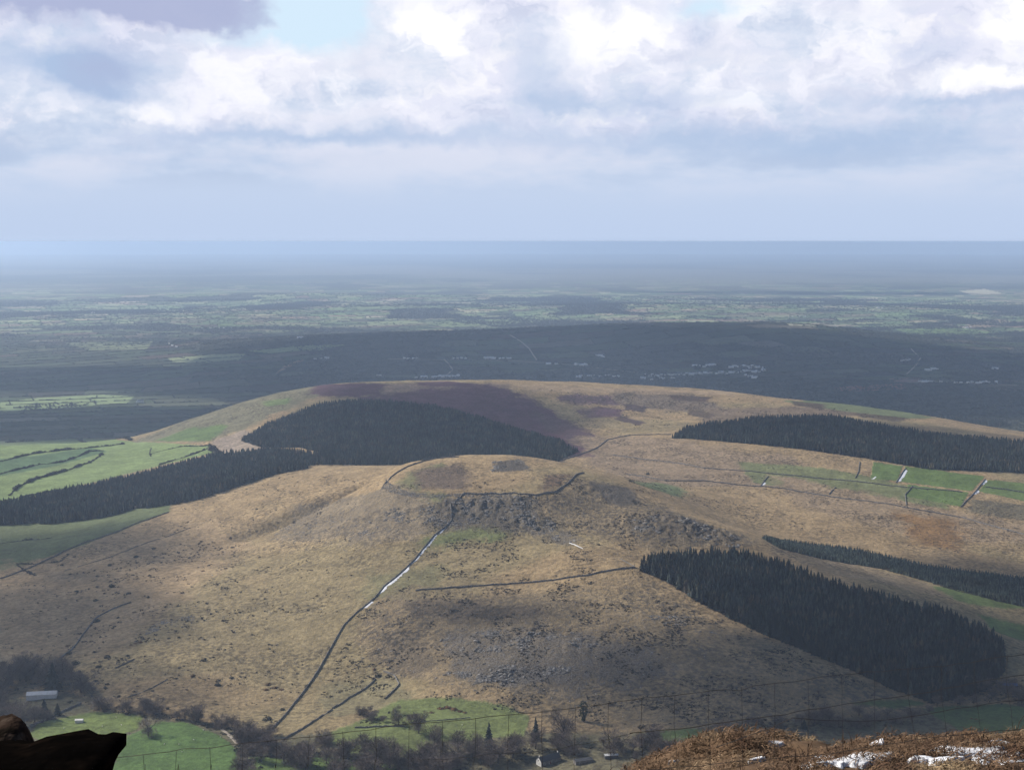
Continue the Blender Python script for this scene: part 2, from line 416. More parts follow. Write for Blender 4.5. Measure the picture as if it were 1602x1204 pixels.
M_snow, _t, _b = pmat('old_snow', (.70, .73, .78), .6)
_n = _t.noise(_t.node('ShaderNodeNewGeometry').outputs['Position'], 14, 4); _bp = _t.node('ShaderNodeBump'); _bp.inputs['Distance'].default_value = .03
_t.put(_bp.inputs['Height'], _n); _t.l.new(_bp.outputs[0], _b.inputs['Normal'])
M_white = speck('whitewash', (.80, .80, .78), (.70, .70, .67), .8, rough=.8)
M_slate = speck('slate_roof', (.085, .09, .10), (.06, .063, .07), 1.5, rough=.6)
M_tin = speck('pale_tin_roof', (.62, .64, .66), (.52, .54, .55), .3, rough=.45)
M_blue = speck('blue_tin_roof', (.06, .16, .42), (.05, .12, .32), .5, rough=.5)
M_glass, _, _b = pmat('window_glass', (.03, .035, .04), .1, .5)
M_door = speck('door_paint', (.16, .05, .03), (.12, .04, .03), 2)
M_wool = speck('fleece', (.72, .70, .64), (.62, .60, .55), 3)
M_hedge = speck('hedge_leaves', (.040, .045, .030), (.065, .058, .045), .25, coord='World')
M_hedge_far = speck('far_hedge', (.022, .030, .022), (.038, .042, .030), .02, coord='World')
M_road = speck('tarmac', (.20, .20, .19), (.15, .15, .145), .4, coord='World')
M_track = speck('dirt_track', (.34, .30, .25), (.26, .23, .19), .4, coord='World')
M_wire, _, _b = pmat('galvanised_wire', (.085, .078, .072), .6, .5); _b.inputs['Metallic'].default_value = .6
M_wood = speck('weathered_post', (.16, .13, .10), (.10, .085, .07), 9, bump=.02)

# ------------------------------------------------------------------ ground colours, laid down in world metres
def pip(x, y, poly):
    res = np.zeros(x.shape, bool)
    x0, y0 = poly.min(0); x1, y1 = poly.max(0)
    sel = np.nonzero((x > x0) & (x < x1) & (y > y0) & (y < y1))[0]
    if len(sel) == 0: return res
    xs, ys = x[sel], y[sel]; ins = np.zeros(len(sel), bool)
    n = len(poly)
    for i in range(n):
        xa, ya = poly[i]; xb, yb = poly[(i + 1) % n]
        if ya == yb: continue
        c = ((ya > ys) != (yb > ys)) & (xs < (xb - xa) * (ys - ya) / (yb - ya) + xa)
        ins ^= c
    res[sel] = ins
    return res
def dens(pts, n=4):
    out = []
    for i in range(len(pts)):
        a = np.array(pts[i], float); b = np.array(pts[(i + 1) % len(pts)], float)
        for k in range(n): out.append(a + (b - a) * k / n)
    return out
def zone(pts, y0=1240.0): return hit(dens(pts), y0)[:, :2]
TAN, HEATH, GREEN, PALEG, PURPLE, FLOOR = (.292, .217, .122), (.115, .088, .062), (.075, .125, .038), (.172, .232, .088), (.085, .045, .062), (.030, .028, .020)
# (outline in the photograph, first distance, colour, heathiness, stoniness, edge wobble in metres)
ZONES = [
 # ---- back hill
 ([(205,692),(300,654),(400,620),(500,602),(540,604),(430,648),(380,672),(330,690)], 2700, (.165,.155,.095), .75, .0, 22),
 ([(240,690),(300,668),(360,664),(330,690)], 2700, (.10,.15,.05), .1, 0, 14),
 ([(410,628),(455,622),(450,632),(415,636)], 2700, (.12,.165,.06), .1, 0, 8),
 ([(330,690),(385,672),(430,700),(370,712),(335,706)], 2700, (.27,.22,.17), .3, 0, 10),
 ([(600,601),(700,597),(800,602),(800,616),(700,612),(600,620)], 2700, (.20,.15,.115), .4, 0, 20),
 ([(490,603),(560,599),(600,600),(600,618),(540,622),(480,616)], 2700, PURPLE, .3, 0, 20),
 ([(650,598),(700,596),(760,602),(735,606),(655,603)], 2700, PURPLE, .3, 0, 12),
 ([(560,622),(640,612),(700,606),(770,602),(820,620),(870,642),(885,660),(880,678),(910,690),(945,712),(900,716),(700,690),(560,640)], 2700, PURPLE, .35, .0, 22),
 ([(830,640),(880,655),(950,690),(960,712),(905,700),(860,676)], 2700, (.095,.060,.068), .8, .0, 18),
 ([(800,602),(1000,607),(1150,613),(1150,618),(1000,616),(840,612)], 2700, (.30,.225,.14), .1, 0, 10),
 ([(900,640),(960,636),(975,650),(920,655)], 2700, (.12,.08,.08), .7, 0, 16),
 ([(960,612),(1080,618),(1140,640),(1060,645),(960,630)], 2700, (.17,.135,.10), 1.0, 0, 30),
 ([(1100,640),(1300,635),(1400,652),(1200,650),(1100,662)], 2700, (.17,.13,.09), .8, 0, 20),
 ([(1225,626),(1350,631),(1465,654),(1400,655),(1330,644),(1250,634)], 2700, (.125,.150,.075), .05, 0, 6),
 ([(900,680),(1050,685),(1250,720),(1250,760),(1000,760),(930,730)], 2400, (.25,.19,.125), .6, 0, 30),
 ([(1048,617),(1112,622),(1106,629),(1050,625)], 2700, (.085,.06,.05), 1.0, 0, 9), ([(974,631),(1014,636),(1008,645),(978,641)], 2700, (.085,.06,.06), 1.0, 0, 9),
 ([(966,648),(1010,661),(1000,666),(965,656)], 2700, (.085,.06,.055), 1.0, 0, 9), ([(1238,627),(1290,632),(1288,641),(1245,634)], 2700, (.09,.07,.05), 1.0, 0, 8),
 ([(880,615),(960,620),(970,634),(900,632),(870,625)], 2700, (.115,.075,.085), .9, 0, 16), ([(930,640),(975,640),(965,652),(935,650)], 2700, (.12,.07,.09), .8, 0, 10),
 ([(1340,645),(1420,654),(1410,660),(1345,652)], 2700, (.10,.08,.055), 1.0, 0, 8), ([(1080,640),(1120,648),(1110,655),(1075,648)], 2700, (.10,.075,.055), 1.0, 0, 8),
 # ---- fields on the right
 ([(1150,722),(1280,730),(1360,745),(1500,780),(1480,796),(1330,778),(1180,755)], 2400, (.155,.170,.080), .25, 0, 8),
 ([(1366,722),(1412,729),(1404,752),(1362,748)], 2400, (.105,.155,.050), 0, 0, 0),
 ([(1416,729),(1541,745),(1520,768),(1408,753)], 2400, (.105,.155,.048), 0, 0, 0),
 ([(1420,757),(1516,770),(1503,792),(1418,776)], 2400, (.105,.155,.048), 0, 0, 0),
 ([(1546,750),(1610,756),(1610,785),(1530,768)], 2400, (.110,.155,.052), 0, 0, 0),
 ([(980,752),(1040,756),(1080,768),(1060,778),(1000,768)], 2300, (.125,.155,.075), .1, 0, 14),
 ([(1520,780),(1610,790),(1610,815),(1510,800)], 2300, (.15,.13,.085), .6, 0, 10),
 ([(1200,740),(1500,800),(1610,820),(1610,850),(1440,845),(1250,790)], 2200, (.27,.205,.13), .7, 0, 20),
 ([(1400,800),(1500,815),(1500,866),(1430,850)], 2100, (.22,.135,.06), .6, 0, 24),
 ([(1450,915),(1480,918),(1610,950),(1610,975),(1500,950)], 1850, (.120,.160,.055), .05, 0, 4),
 ([(1530,960),(1610,980),(1610,1010),(1570,1005)], 1720, (.110,.155,.052), .05, 0, 4),
 ([(1190,838),(1300,870),(1450,912),(1500,940),(1480,955),(1300,900),(1210,862)], 1850, (.24,.19,.12), .8, 0, 8),
 # ---- fields on the left
 ([(-40,690),(120,684),(205,690),(330,697),(342,706),(250,728),(140,756),(0,788),(-60,800)], 2500, PALEG, 0, 0, 3),
 ([(-40,722),(60,712),(140,700),(168,706),(90,728),(-40,752)], 2500, (.085,.145,.065), 0, 0, 0),
 ([(-40,800),(60,798),(115,812),(215,782),(265,790),(267,799),(130,853),(-40,908)], 1900, (.105,.130,.060), .1, 0, 4),
 # ---- near hill
 ([(-60,905),(150,858),(300,800),(400,850),(300,920),(200,1000),(-60,1090)], 1500, (.295,.22,.13), .25, 0, 40),
 ([(612,762),(640,738),(700,722),(700,745),(650,770)], 1900, (.155,.150,.075), .4, 0, 12),
 ([(640,740),(720,722),(740,745),(730,768),(660,762)], 1900, (.14,.105,.075), .9, .1, 14),
 ([(850,742),(895,742),(880,760),(850,768)], 1900, (.15,.105,.070), .9, 0, 10),
 ([(590,765),(700,778),(690,800),(600,800)], 1700, (.175,.175,.085), .3, .1, 20),
 ([(695,822),(800,822),(780,845),(700,850),(650,860)], 1700, (.14,.155,.065), .15, 0, 16),
 ([(900,745),(1000,780),(1180,842),(1060,860),(900,830),(850,790)], 1700, (.21,.165,.10), .9, .25, 24),
 ([(470,790),(620,760),(700,800),(660,840),(520,850),(430,840)], 1700, (.23,.185,.12), .6, .35, 20),
 ([(560,900),(700,880),(660,960),(580,970)], 1500, (.175,.16,.085), .25, 0, 20),
 ([(600,930),(800,925),(980,905),(1100,960),(1250,1030),(1420,1095),(1400,1140),(1000,1140),(800,1100),(620,1060),(560,1000)], 1350, (.24,.185,.108), .75, .25, 30),
 ([(690,990),(850,975),(1000,1010),(1060,1060),(850,1080),(720,1060)], 1350, (.16,.135,.10), .8, .65, 24),
 ([(760,1040),(860,1040),(900,1060),(780,1070)], 1350, (.15,.135,.115), .6, .9, 10),
 ([(500,1080),(600,1050),(650,1080),(640,1110),(520,1120)], 1350, (.20,.175,.10), .3, 0, 14),
 ([(692,782),(725,776),(840,775),(850,805),(905,845),(880,850),(810,826),(700,824),(660,812)], 1700, (.135,.115,.085), .9, .35, 20),
 ([(988,806),(1060,804),(1180,843),(1150,857),(1060,842),(990,830)], 1700, (.14,.115,.08), .9, .25, 22),
 ([(925,752),(990,765),(1000,790),(950,790)], 1900, (.11,.095,.075), .9, .3, 14),
 ([(775,722),(815,718),(832,735),(775,738)], 1900, (.10,.088,.072), .9, .4, 6),
 ([(590,990),(650,985),(700,1040),(640,1060),(580,1030)], 1350, (.15,.12,.08), 1.0, .1, 20),
 ([(640,935),(800,945),(880,960),(760,975),(640,965)], 1350, (.12,.095,.066), 1.0, .1, 14),
 # ---- valley floor
 ([(-60,1100),(40,1088),(110,1085),(160,1110),(300,1125),(430,1150),(700,1140),(1000,1148),(1450,1112),(1640,1095),(1640,1260),(-60,1260)], 1250, (.13,.12,.075), .5, 0, 8),
 ([(45,1150),(60,1130),(150,1112),(225,1118),(215,1140),(170,1158),(90,1168)], 1250, (.125,.165,.050), .08, 0, 2),
 ([(200,1150),(250,1128),(290,1128),(345,1150),(372,1172),(372,1225),(150,1230),(180,1190)], 1250, (.078,.135,.040), .03, 0, 2),
 ([(390,1180),(480,1178),(620,1196),(620,1225),(380,1225)], 1250, (.100,.155,.045), .03, 0, 2),
 ([(560,1128),(620,1095),(700,1090),(790,1100),(830,1120),(820,1150),(680,1160),(640,1185),(540,1178),(500,1150)], 1250, (.135,.165,.060), .15, 0, 3),
 ([(990,1148),(1080,1138),(1130,1146),(1050,1160)], 1250, (.10,.14,.05), .1, 0, 3),
 ([(1320,1098),(1420,1092),(1450,1100),(1400,1108)], 1250, (.10,.135,.05), .1, 0, 3),
 ([(1440,1106),(1560,1100),(1640,1110),(1640,1150),(1500,1140)], 1250, (.085,.125,.045), .1, 0, 3),
]
ZW = [(zone(z[0], z[1]),) + tuple(z[2:]) for z in ZONES]
# plantations: ground outline (photograph), first distance
FORESTS = {
 'A': zone([(1000,892),(1040,908),(1100,945),(1180,985),(1250,1014),(1330,1047),(1400,1079),(1460,1100),(1500,1092),(1545,1078),(1572,1050),(1570,1020),(1550,998),(1490,972),(1400,945),(1300,918),(1230,890),(1160,872),(1090,872),(1030,880)], 1450),
 'B': zone([(1192,842),(1260,850),(1350,862),(1450,885),(1680,915),(1680,965),(1560,940),(1460,912),(1380,890),(1290,875),(1220,858)], 1850),
 'C': zone([(1050,686),(1075,672),(1110,666),(1180,657),(1300,654),(1350,664),(1430,677),(1500,686),(1680,700),(1680,768),(1580,762),(1540,746),(1440,732),(1350,716),(1250,702),(1150,692),(1075,686)], 2700),
 'D': zone([(378,690),(420,664),(500,634),(560,628),(640,632),(700,640),(790,668),(870,690),(905,706),(870,724),(700,726),(600,728),(560,722),(470,700),(410,700)], 2650),
 'E': zone([(-80,800),(0,794),(100,774),(200,752),(330,719),(430,706),(480,716),(480,733),(430,742),(350,768),(265,796),(212,795),(190,803),(112,833),(55,818),(-60,828)], 2400),
}
def strips(x, y):
    s = x * .94 + y * .34 + 760 * (fbm(x, y, 1700, 3, .42, 21) - .5)
    t = -x * .34 + y * .94 + 760 * (fbm(x, y, 1700, 3, .42, 22) - .5)
    return s, t
TW = 150.0
_h = rng.random((4096, 4)); 
def hsh(a, b, c): return _h[(a * 73 + b * 179 + 1777) % 4096, c]
def cell(x, y):
    s, t = strips(x, y)
    k = np.floor(t / TW).astype(int)
    L = 150 + 230 * hsh(k, k * 0, 0)
    j = np.floor((s + 400 * hsh(k, k * 0, 1)) / L).astype(int)
    return k, j
PAL = np.array([(.070,.100,.045), (.085,.125,.05), (.12,.15,.075), (.16,.18,.10), (.10,.095,.06), (.19,.165,.11), (.14,.10,.075), (.05,.06,.038), (.075,.11,.05), (.23,.21,.15)])
PRB = np.cumsum([.20, .18, .14, .08, .12, .07, .04, .09, .06, .02])
def woods(x, y): return fbm(x, y, 700, 3, .5, 31) - .06 * np.exp(-((y - 7600) / 1300) ** 2 - ((x - 1200) / 2200) ** 2)
PLAINZ = [(zone(p, 4400), c) for p, c in [
 ([(-20,632),(60,622),(160,617),(210,620),(200,630),(120,636),(0,644)], (.20,.26,.12)),  # lit through a cloud gap; that sunlight is put into the pale colour
 ([(262,560),(330,554),(385,553),(372,564),(300,568),(270,566)], (.24,.28,.15)),  # another sun break put into the field colour as pale green
 ([(385,549),(470,540),(540,539),(500,548),(420,552)], (.20,.25,.12)),  # sun patch between cloud shadows, painted as a paler green
 ([(100,536),(240,534),(230,546),(140,548)], (.17,.20,.11)),
 ([(430,585),(478,562),(470,562),(445,572)], (.20,.15,.10)),
 ([(1300,605),(1410,600),(1420,608),(1320,613)], (.20,.11,.085)),
 ([(1390,592),(1440,590),(1440,598),(1400,598)], (.20,.13,.10)),
 ([(1500,455),(1540,452),(1570,459),(1520,461)], (.45,.42,.28)),
 ([(1230,506),(1280,509),(1275,511),(1235,509)], (.35,.35,.25)),
 ([(1400,515),(1500,512),(1560,520),(1440,528)], (.13,.19,.07)),
 ([(1510,508),(1560,499),(1590,503),(1530,512)], (.26,.21,.14)),
 ([(660,505),(850,495),(900,496),(820,506),(700,512)], (.17,.22,.10)),
]]
def ground_colour(x, y):
    N = len(x); r = np.hypot(x, y)
    col = np.tile(np.array(TAN), (N, 1)); msk = np.zeros((N, 3)); msk[:, 0] = .5
    big = fbm(x, y, 160, 4, .5, 41)[:, None]
    col = col * (.80 + .40 * big)
    g = sstep(fbm(x, y, 240, 3, .5, 42), .50, .68)[:, None]
    col = col * (1 - g * .4) + np.array((.19, .18, .095)) * g * .4
    hill = (r > 1100) & (r < 5200)
    wob = {}
    for poly, c, he, stn, wb in ZW:
        x0, y0 = poly.min(0) - 80; x1, y1 = poly.max(0) + 80
        sel = np.nonzero(hill & (x > x0) & (x < x1) & (y > y0) & (y < y1))[0]
        if len(sel) == 0: continue
        xs, ys = x[sel], y[sel]
        if wb:
            # four jittered looks give a soft, frayed edge
            acc = np.zeros(len(sel))
            for q in range(3):
                a = 3.6 * wb * (fbm(xs, ys, max(wb * 2.0, 12), 5, .65, 50 + q) - .5)
                b = 4.6 * wb * (fbm(xs, ys, max(wb * 2.0, 12), 5, .65, 60 + q) - .5)
                acc += pip(xs + a, ys + b, poly)
            al = acc / 3
        else: al = pip(xs, ys, poly).astype(float)
        v = .88 + .24 * fbm(xs, ys, 60, 3, .5, 43)
        al_ = al[:, None]
        col[sel] = col[sel] * (1 - al_) + np.array(c) * v[:, None] * al_
        msk[sel, 0] = msk[sel, 0] * (1 - al) + he * al; msk[sel, 1] = msk[sel, 1] * (1 - al) + stn * al
    for k_, poly in FORESTS.items():
        a = pip(x, y, poly)
        col[a] = FLOOR; msk[a, 0] = .4; msk[a, 1] = 0
    # plain
    p = r > 4250
    k, j = cell(x[p], y[p])
    h = hsh(k, j, 2); idx = np.searchsorted(PRB, h * .999); idx = np.clip(idx, 0, 9)
    cc = PAL[idx] * (.45 + 1.1 * hsh(k, j, 3))[:, None] * (.42 + 1.05 * sstep(r[p], 8600, 11500))[:, None]  # darker near, brighter beyond the ridge, with sunlight there put into the colour
    wd = sstep(woods(x[p], y[p]), .56, .62)[:, None]
    cc = cc * (1 - wd) + np.array((.045, .05, .034)) * wd
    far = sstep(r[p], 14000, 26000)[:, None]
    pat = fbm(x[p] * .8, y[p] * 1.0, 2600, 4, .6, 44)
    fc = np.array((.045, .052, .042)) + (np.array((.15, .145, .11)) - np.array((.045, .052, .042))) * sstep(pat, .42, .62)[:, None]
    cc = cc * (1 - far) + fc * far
    for poly, c in PLAINZ:
        a = pip(x[p], y[p], poly); cc[a] = c
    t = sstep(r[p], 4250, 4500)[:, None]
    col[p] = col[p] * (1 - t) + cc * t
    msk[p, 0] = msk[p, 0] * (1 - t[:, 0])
    # mountainside under the camera
    nb = y < 1200
    t = (1 - sstep(y[nb], 900, 1200))[:, None]
    br = fbm(x[nb], y[nb], .5, 4, .6, 45)[:, None]
    cc = np.array((.13, .085, .052)) * (.55 + .8 * br)
    col[nb] = col[nb] * (1 - t) + cc * t
    msk[nb, 0] *= (1 - t[:, 0]); msk[nb, 2] = t[:, 0]
    return np.clip(col, .01, .9), msk

# ------------------------------------------------------------------ ground sheet
azs = np.concatenate([np.arange(-180, -60, 5), np.arange(-60, -30, 1.5), np.arange(-30, -21, .3), np.arange(-21, 21, .042), np.arange(21, 30, .3), np.arange(30, 60, 1.5), np.arange(60, 180, 5)])
azs = R(1) * azs
rs = np.concatenate([np.linspace(.4, 5.5, 24), np.arange(5.6, 10.4, .05), np.geomspace(10.5, 1180, 90), np.arange(1190, 1300, 11), np.arange(1300, 3900, 4.6), np.arange(3900, 4800, 18),
                     np.arange(4800, 9200, 20), np.arange(9200, 16000, 55), np.geomspace(16000, 70000, 110)])
NA, NR = len(azs), len(rs)
AA, RR = np.meshgrid(azs, rs, indexing='xy')
gxv = (RR * np.sin(AA)).ravel(); gyv = (RR * np.cos(AA)).ravel()
gzv = H(gxv, gyv)
gcol, gmsk = ground_colour(gxv, gyv)
ii = np.arange(NR - 1)[:, None] * NA; jj = np.arange(NA)[None, :]
j2 = (jj + 1) % NA
quads = np.stack([ii + jj, ii + j2, ii + NA + j2, ii + NA + jj], -1).reshape(-1, 4)[:, ::-1]
M_ground, t, b = pmat('hill_ground', TAN, .95, .1)
pos = t.node('ShaderNodeNewGeometry').outputs['Position']
ca = t.node('ShaderNodeAttribute', attribute_name='ground_colour').outputs['Color']
ms = t.sep(t.node('ShaderNodeAttribute', attribute_name='ground_kind').outputs['Vector'])
n1 = t.noise(pos, .16, 6, .62); n2 = t.noise(pos, .03, 4, .55); n3 = t.noise(pos, .55, 5, .65); n4 = t.noise(pos, 9.0, 5, .65)
c = t.mix(1.0, ca, t.comb(*[t.smooth(n2, .3, .7, .82, 1.16)] * 3), 'MULTIPLY')
c = t.mix(1.0, c, t.comb(*[t.smooth(n1, .3, .7, 1.22, .80)] * 3), 'MULTIPLY')
c = t.mix(1.0, c, t.comb(*[t.smooth(n3, .3, .7, .80, 1.2)] * 3), 'MULTIPLY')
tuft = t.m('MULTIPLY', t.smooth(t.m('ADD', n1, t.m('MULTIPLY', t.m('SUBTRACT', n3, .5), .7)), .485, .575), t.m('MULTIPLY', ms[0], t.smooth(t.noise(pos, .012, 4, .6), .40, .60, .12, 1.1)))
c = t.mix(tuft, c, (.050, .040, .028, 1))
st = t.m('MULTIPLY', t.smooth(t.m('ADD', n3, t.m('MULTIPLY', t.m('SUBTRACT', n1, .5), .8)), .50, .60), ms[1])
c = t.mix(st, c, (.22, .205, .19, 1))
st2 = t.m('MULTIPLY', t.smooth(n3, .47, .36), ms[1])
c = t.mix(st2, c, (.055, .050, .045, 1))
c = t.mix(t.m('MULTIPLY', t.smooth(n4, .5, .62), t.m('MULTIPLY', ms[2], .7)), c, (.05, .03, .018, 1))
t.put(b.inputs['Base Color'], c)
bn = t.node('ShaderNodeBump'); bn.inputs['Distance'].default_value = 3.0; bn.inputs['Strength'].default_value = .55
t.put(bn.inputs['Height'], t.m('ADD', t.m('MULTIPLY', n1, t.m('ADD', .5, ms[0])), t.m('MULTIPLY', n3, t.m('ADD', .25, ms[1]))))
t.put(bn.inputs['Strength'], t.m('MULTIPLY', t.m('SUBTRACT', 1.0, ms[2]), .85))
t.l.new(bn.outputs[0], b.inputs['Normal'])
one = np.ones((len(gxv), 1))
gme = mesh_np('ground', np.stack([gxv, gyv, gzv], 1), quads, M_ground,
              attrs={'ground_colour': ('FLOAT_COLOR', np.concatenate([gcol, one], 1)), 'ground_kind': ('FLOAT_COLOR', np.concatenate([gmsk, one], 1))}, smooth=True)
tag(obj('ground', gme), kind='structure')
# ------------------------------------------------------------------ clouds above the view: they cast the broad soft shadows
M_cloud = bpy.data.materials.new('cloud_vapour'); M_cloud.use_nodes = True
_nt = M_cloud.node_tree; _nt.nodes.clear()
_o = _nt.nodes.new('ShaderNodeOutputMaterial'); _v = _nt.nodes.new('ShaderNodeVolumePrincipled')
_v.inputs['Color'].default_value = (1, 1, 1, 1); _v.inputs['Density'].default_value = .0075
_nt.links.new(_v.outputs[0], _o.inputs['Volume'])
import bmesh
def cloud(px, py, rx, ry, alt=2300, th=420, rot=0.0, y0=1240, k=1.0, seed=0):
    p = hit([(px, py)], y0)[0]
    tt = (alt - p[2]) / SUN[2]
    c = p + SUN * tt
    bm = bmesh.new(); bmesh.ops.create_icosphere(bm, subdivisions=4, radius=1)
    for v in bm.verts:
        x, y, z = v.co
        n = float(fbm(np.array([x * 1.3 + seed]), np.array([y * 1.3 + z * 1.7 + seed * .7]), .8, 3, .55, 70 + seed)[0])
        f = .55 + .9 * n
        v.co = (x * f * rx, y * f * ry, z * f * th * k * (1 if z > 0 else .35))
    me = bpy.data.meshes.new('cloud'); bm.to_mesh(me); bm.free(); me.materials.append(M_cloud)
    o = obj('cloud', me, loc=tuple(c), rz=rot); tag(o, kind='structure'); return o
CL = [(1120,1065,280,130),(1330,1090,240,130),(1480,1000,260,230),(760,958,110,50),(0,965,180,190),(75,850,120,150),(20,1060,120,90),(1560,900,160,120)]
for i, (a, b_, c_, d_) in enumerate(CL): cloud(a, b_, c_, d_, th=(72, 110, 230, 55, 170, 190, 140, 150)[i], seed=i)
for i, (a, b_, c_, d_, y0) in enumerate([(1250,570,1900,900,4300),(750,565,1500,1200,4300),(150,590,1100,520,4300),(180,660,900,420,4300),(420,600,700,600,4300),(1500,620,900,600,4300)]):
    cloud(a, b_, c_, d_, alt=2700, th=320, y0=y0, seed=20 + i)
cloud(690, 650, 360, 330, th=75, y0=2700, seed=40)
cloud(1350, 670, 420, 170, th=70, y0=2700, seed=41)
for i, (a, b_, c_, d_) in enumerate([(1250,458,2000,500)]):
    cloud(a, b_, c_, d_, alt=5200, th=380, y0=4300, seed=50 + i)

# ------------------------------------------------------------------ vegetation templates
def conifer_tpl(seed, tiers, pts, rad, trunk=False):
    r_ = np.random.default_rng(seed); V = []; F = []
    for k in range(tiers):
        z0 = .05 + .85 * k / tiers; z1 = min(1.0, z0 + 1.45 / tiers)
        rr = rad * (1 - k / tiers) ** .8 * r_.uniform(.85, 1.15)
        b = len(V); V.append((r_.normal(0, .008), r_.normal(0, .008), z1))
        ph = r_.uniform(0, 6.28)
        for j in range(pts):
            q = rr * (1.0 if j % 2 == 0 else .55) * r_.uniform(.75, 1.2)
            a = ph + 6.283 * j / pts
            V.append((math.cos(a) * q, math.sin(a) * q, z0 + r_.uniform(-.03, .02) * (1 if j % 2 == 0 else -1)))
        for j in range(pts): F.append((b, b + 1 + j, b + 1 + (j + 1) % pts))
    return np.array(V), np.array(F)
def blob_tpl(seed, n=60, leaf=.35, flat=.8):
    """loose clump of small leaf faces filling a dome"""
    r_ = np.random.default_rng(seed); V = []; F = []
    for i in range(n):
        d = r_.normal(size=3); d /= np.linalg.norm(d); d[2] = abs(d[2])
        p = d * r_.uniform(.55, 1.0) * np.array([1, 1, flat])
        t1 = r_.normal(size=3); t1 -= d * t1.dot(d) * .6; t1 /= np.linalg.norm(t1); t2 = np.cross(d, t1)
        s = leaf * r_.uniform(.6, 1.2); b = len(V)
        V += [p + t1 * s, p - t1 * s * .5 + t2 * s * .8, p - t1 * s * .5 - t2 * s * .8]; F.append((b, b + 1, b + 2))
    return np.array(V), np.array(F)
def rock_tpl(seed):
    bm = bmesh.new(); bmesh.ops.create_icosphere(bm, subdivisions=1, radius=1)
    r_ = np.random.default_rng(seed)
    V = np.array([v.co[:] for v in bm.verts]); bm.verts.ensure_lookup_table()
    F = np.array([[v.index for v in f.verts] for f in bm.faces]); bm.free()
    V = V * r_.uniform(.65, 1.15, (len(V), 1)); V = V + .25 * np.sign(V) * np.abs(V) ** 2; V[:, 2] *= .75
    return V, F
def scatter(name, tpls, pos, sc_, mat, label=None, kind='stuff', cat=None, shade=(.7, 1.3), rotz=True, smooth=False, group=None, lean=0.0, patch=None):
    """many copies of templates merged into one uncountable mass"""
    VV = []; FF = []; SH = []; off = 0
    which = rng.integers(0, len(tpls), len(pos)); sc_ = np.asarray(sc_)
    if sc_.ndim == 1: sc_ = np.repeat(sc_[:, None], 3, 1)
    for k, (V, F) in enumerate(tpls):
        i = np.nonzero(which == k)[0]
        if len(i) == 0: continue
        a = rng.uniform(0, 6.283, len(i)); ca_, sa_ = np.cos(a)[:, None], np.sin(a)[:, None]
        X = (V[None, :, 0] * ca_ - V[None, :, 1] * sa_) * sc_[i, 0:1] + pos[i, 0:1]
        Y = (V[None, :, 0] * sa_ + V[None, :, 1] * ca_) * sc_[i, 1:2] + pos[i, 1:2]
        Z = V[None, :, 2] * sc_[i, 2:3] + pos[i, 2:3]
        VV.append(np.stack([X, Y, Z], -1).reshape(-1, 3))
        FF.append((F[None] + (np.arange(len(i)) * len(V))[:, None, None] + off).reshape(-1, 3)); off += len(i) * len(V)
        s = rng.uniform(*shade, len(i))
        if patch is not None: s = s * patch[i]
        SH.append(np.repeat(s, len(V)))
    me = mesh_np(name, np.concatenate(VV), np.concatenate(FF), mat, attrs={'shade': ('FLOAT', np.concatenate(SH))}, smooth=smooth)
    o = obj(name, me); tag(o, label, cat, group, kind); return o
def fill(poly, sp, jit=.42, keep=.97, rot=None):
    x0, y0 = poly.min(0); x1, y1 = poly.max(0)
    rot = rng.uniform(0, 1.5) if rot is None else rot
    R_ = max(x1 - x0, y1 - y0) * .75; cx, cy_ = (x0 + x1) / 2, (y0 + y1) / 2
    a = np.arange(-R_, R_, sp); gx_, gy_ = np.meshgrid(a, a)
    gx_ = gx_.ravel() + rng.uniform(-jit, jit, gx_.size) * sp; gy_ = gy_.ravel() + rng.uniform(-jit, jit, gy_.size) * sp
    x = cx + gx_ * math.cos(rot) - gy_ * math.sin(rot); y = cy_ + gx_ * math.sin(rot) + gy_ * math.cos(rot)
    a = pip(x, y, poly) & (rng.random(x.size) < keep)
    x, y = x[a], y[a]
    return np.stack([x, y, H(x, y)], 1)
CON = [conifer_tpl(s, 5, 8, .19) for s in range(5)]
CONM = [conifer_tpl(s + 20, 4, 8, .27) for s in range(5)]
CONW = [conifer_tpl(s + 10, 4, 7, .26) for s in range(5)]
def forest(key, sp, hh, tpls, mat, label, fat=1.0, name='conifer_plantation', keep=.97, take=None):
    p = fill(FORESTS[key], sp, keep=keep)
    p = p[np.abs(fbm(p[:, 0], p[:, 1], 170, 2, .5, 95) - .5) > .008]
    hgt = hh * (.72 + .5 * fbm(p[:, 0], p[:, 1], 60, 3, .5, 81)) * rng.uniform(.82, 1.15, len(p))
    p[:, 2] -= .25
    pt = .35 + 1.3 * fbm(p[:, 0], p[:, 1], 34, 4, .6, 82)
    hgt = hgt * np.where(rng.random(len(p)) < .06, .6, 1)
    ex = None
    if take:
        d = np.hypot(p[:, 0], p[:, 1]) / hgt
        # trees in the front rows beside the open hill show largest
        o_ = np.argsort(d + rng.uniform(0, .5, len(d))); ex = o_[:take]
        rest = o_[take:]
        exo = (p[ex], hgt[ex]); p, hgt, pt = p[rest], hgt[rest], pt[rest]
    scatter(name, tpls, p, np.stack([hgt * fat, hgt * fat, hgt], 1), mat, label, patch=pt, shade=(.35, 1.9))
    
    return exo if take else None
FORESTS['F'] = zone([(470,742),(640,744),(665,728),(560,712),(468,712)], 2650)
front = forest('A', 4.8, 18, CONM, M_conifer_f, 'dense dark plantation of tall spruce filling the slope right of the bare hill shoulder', take=300)
forest('B', 3.6, 6.5, CONW, M_larch, 'strip of low young grey-green conifers behind the tall dark plantation on the right')
forest('C', 5.6, 14, CONM, M_conifer_f, 'dark conifer plantation on the far slope at the right edge above the green fields')
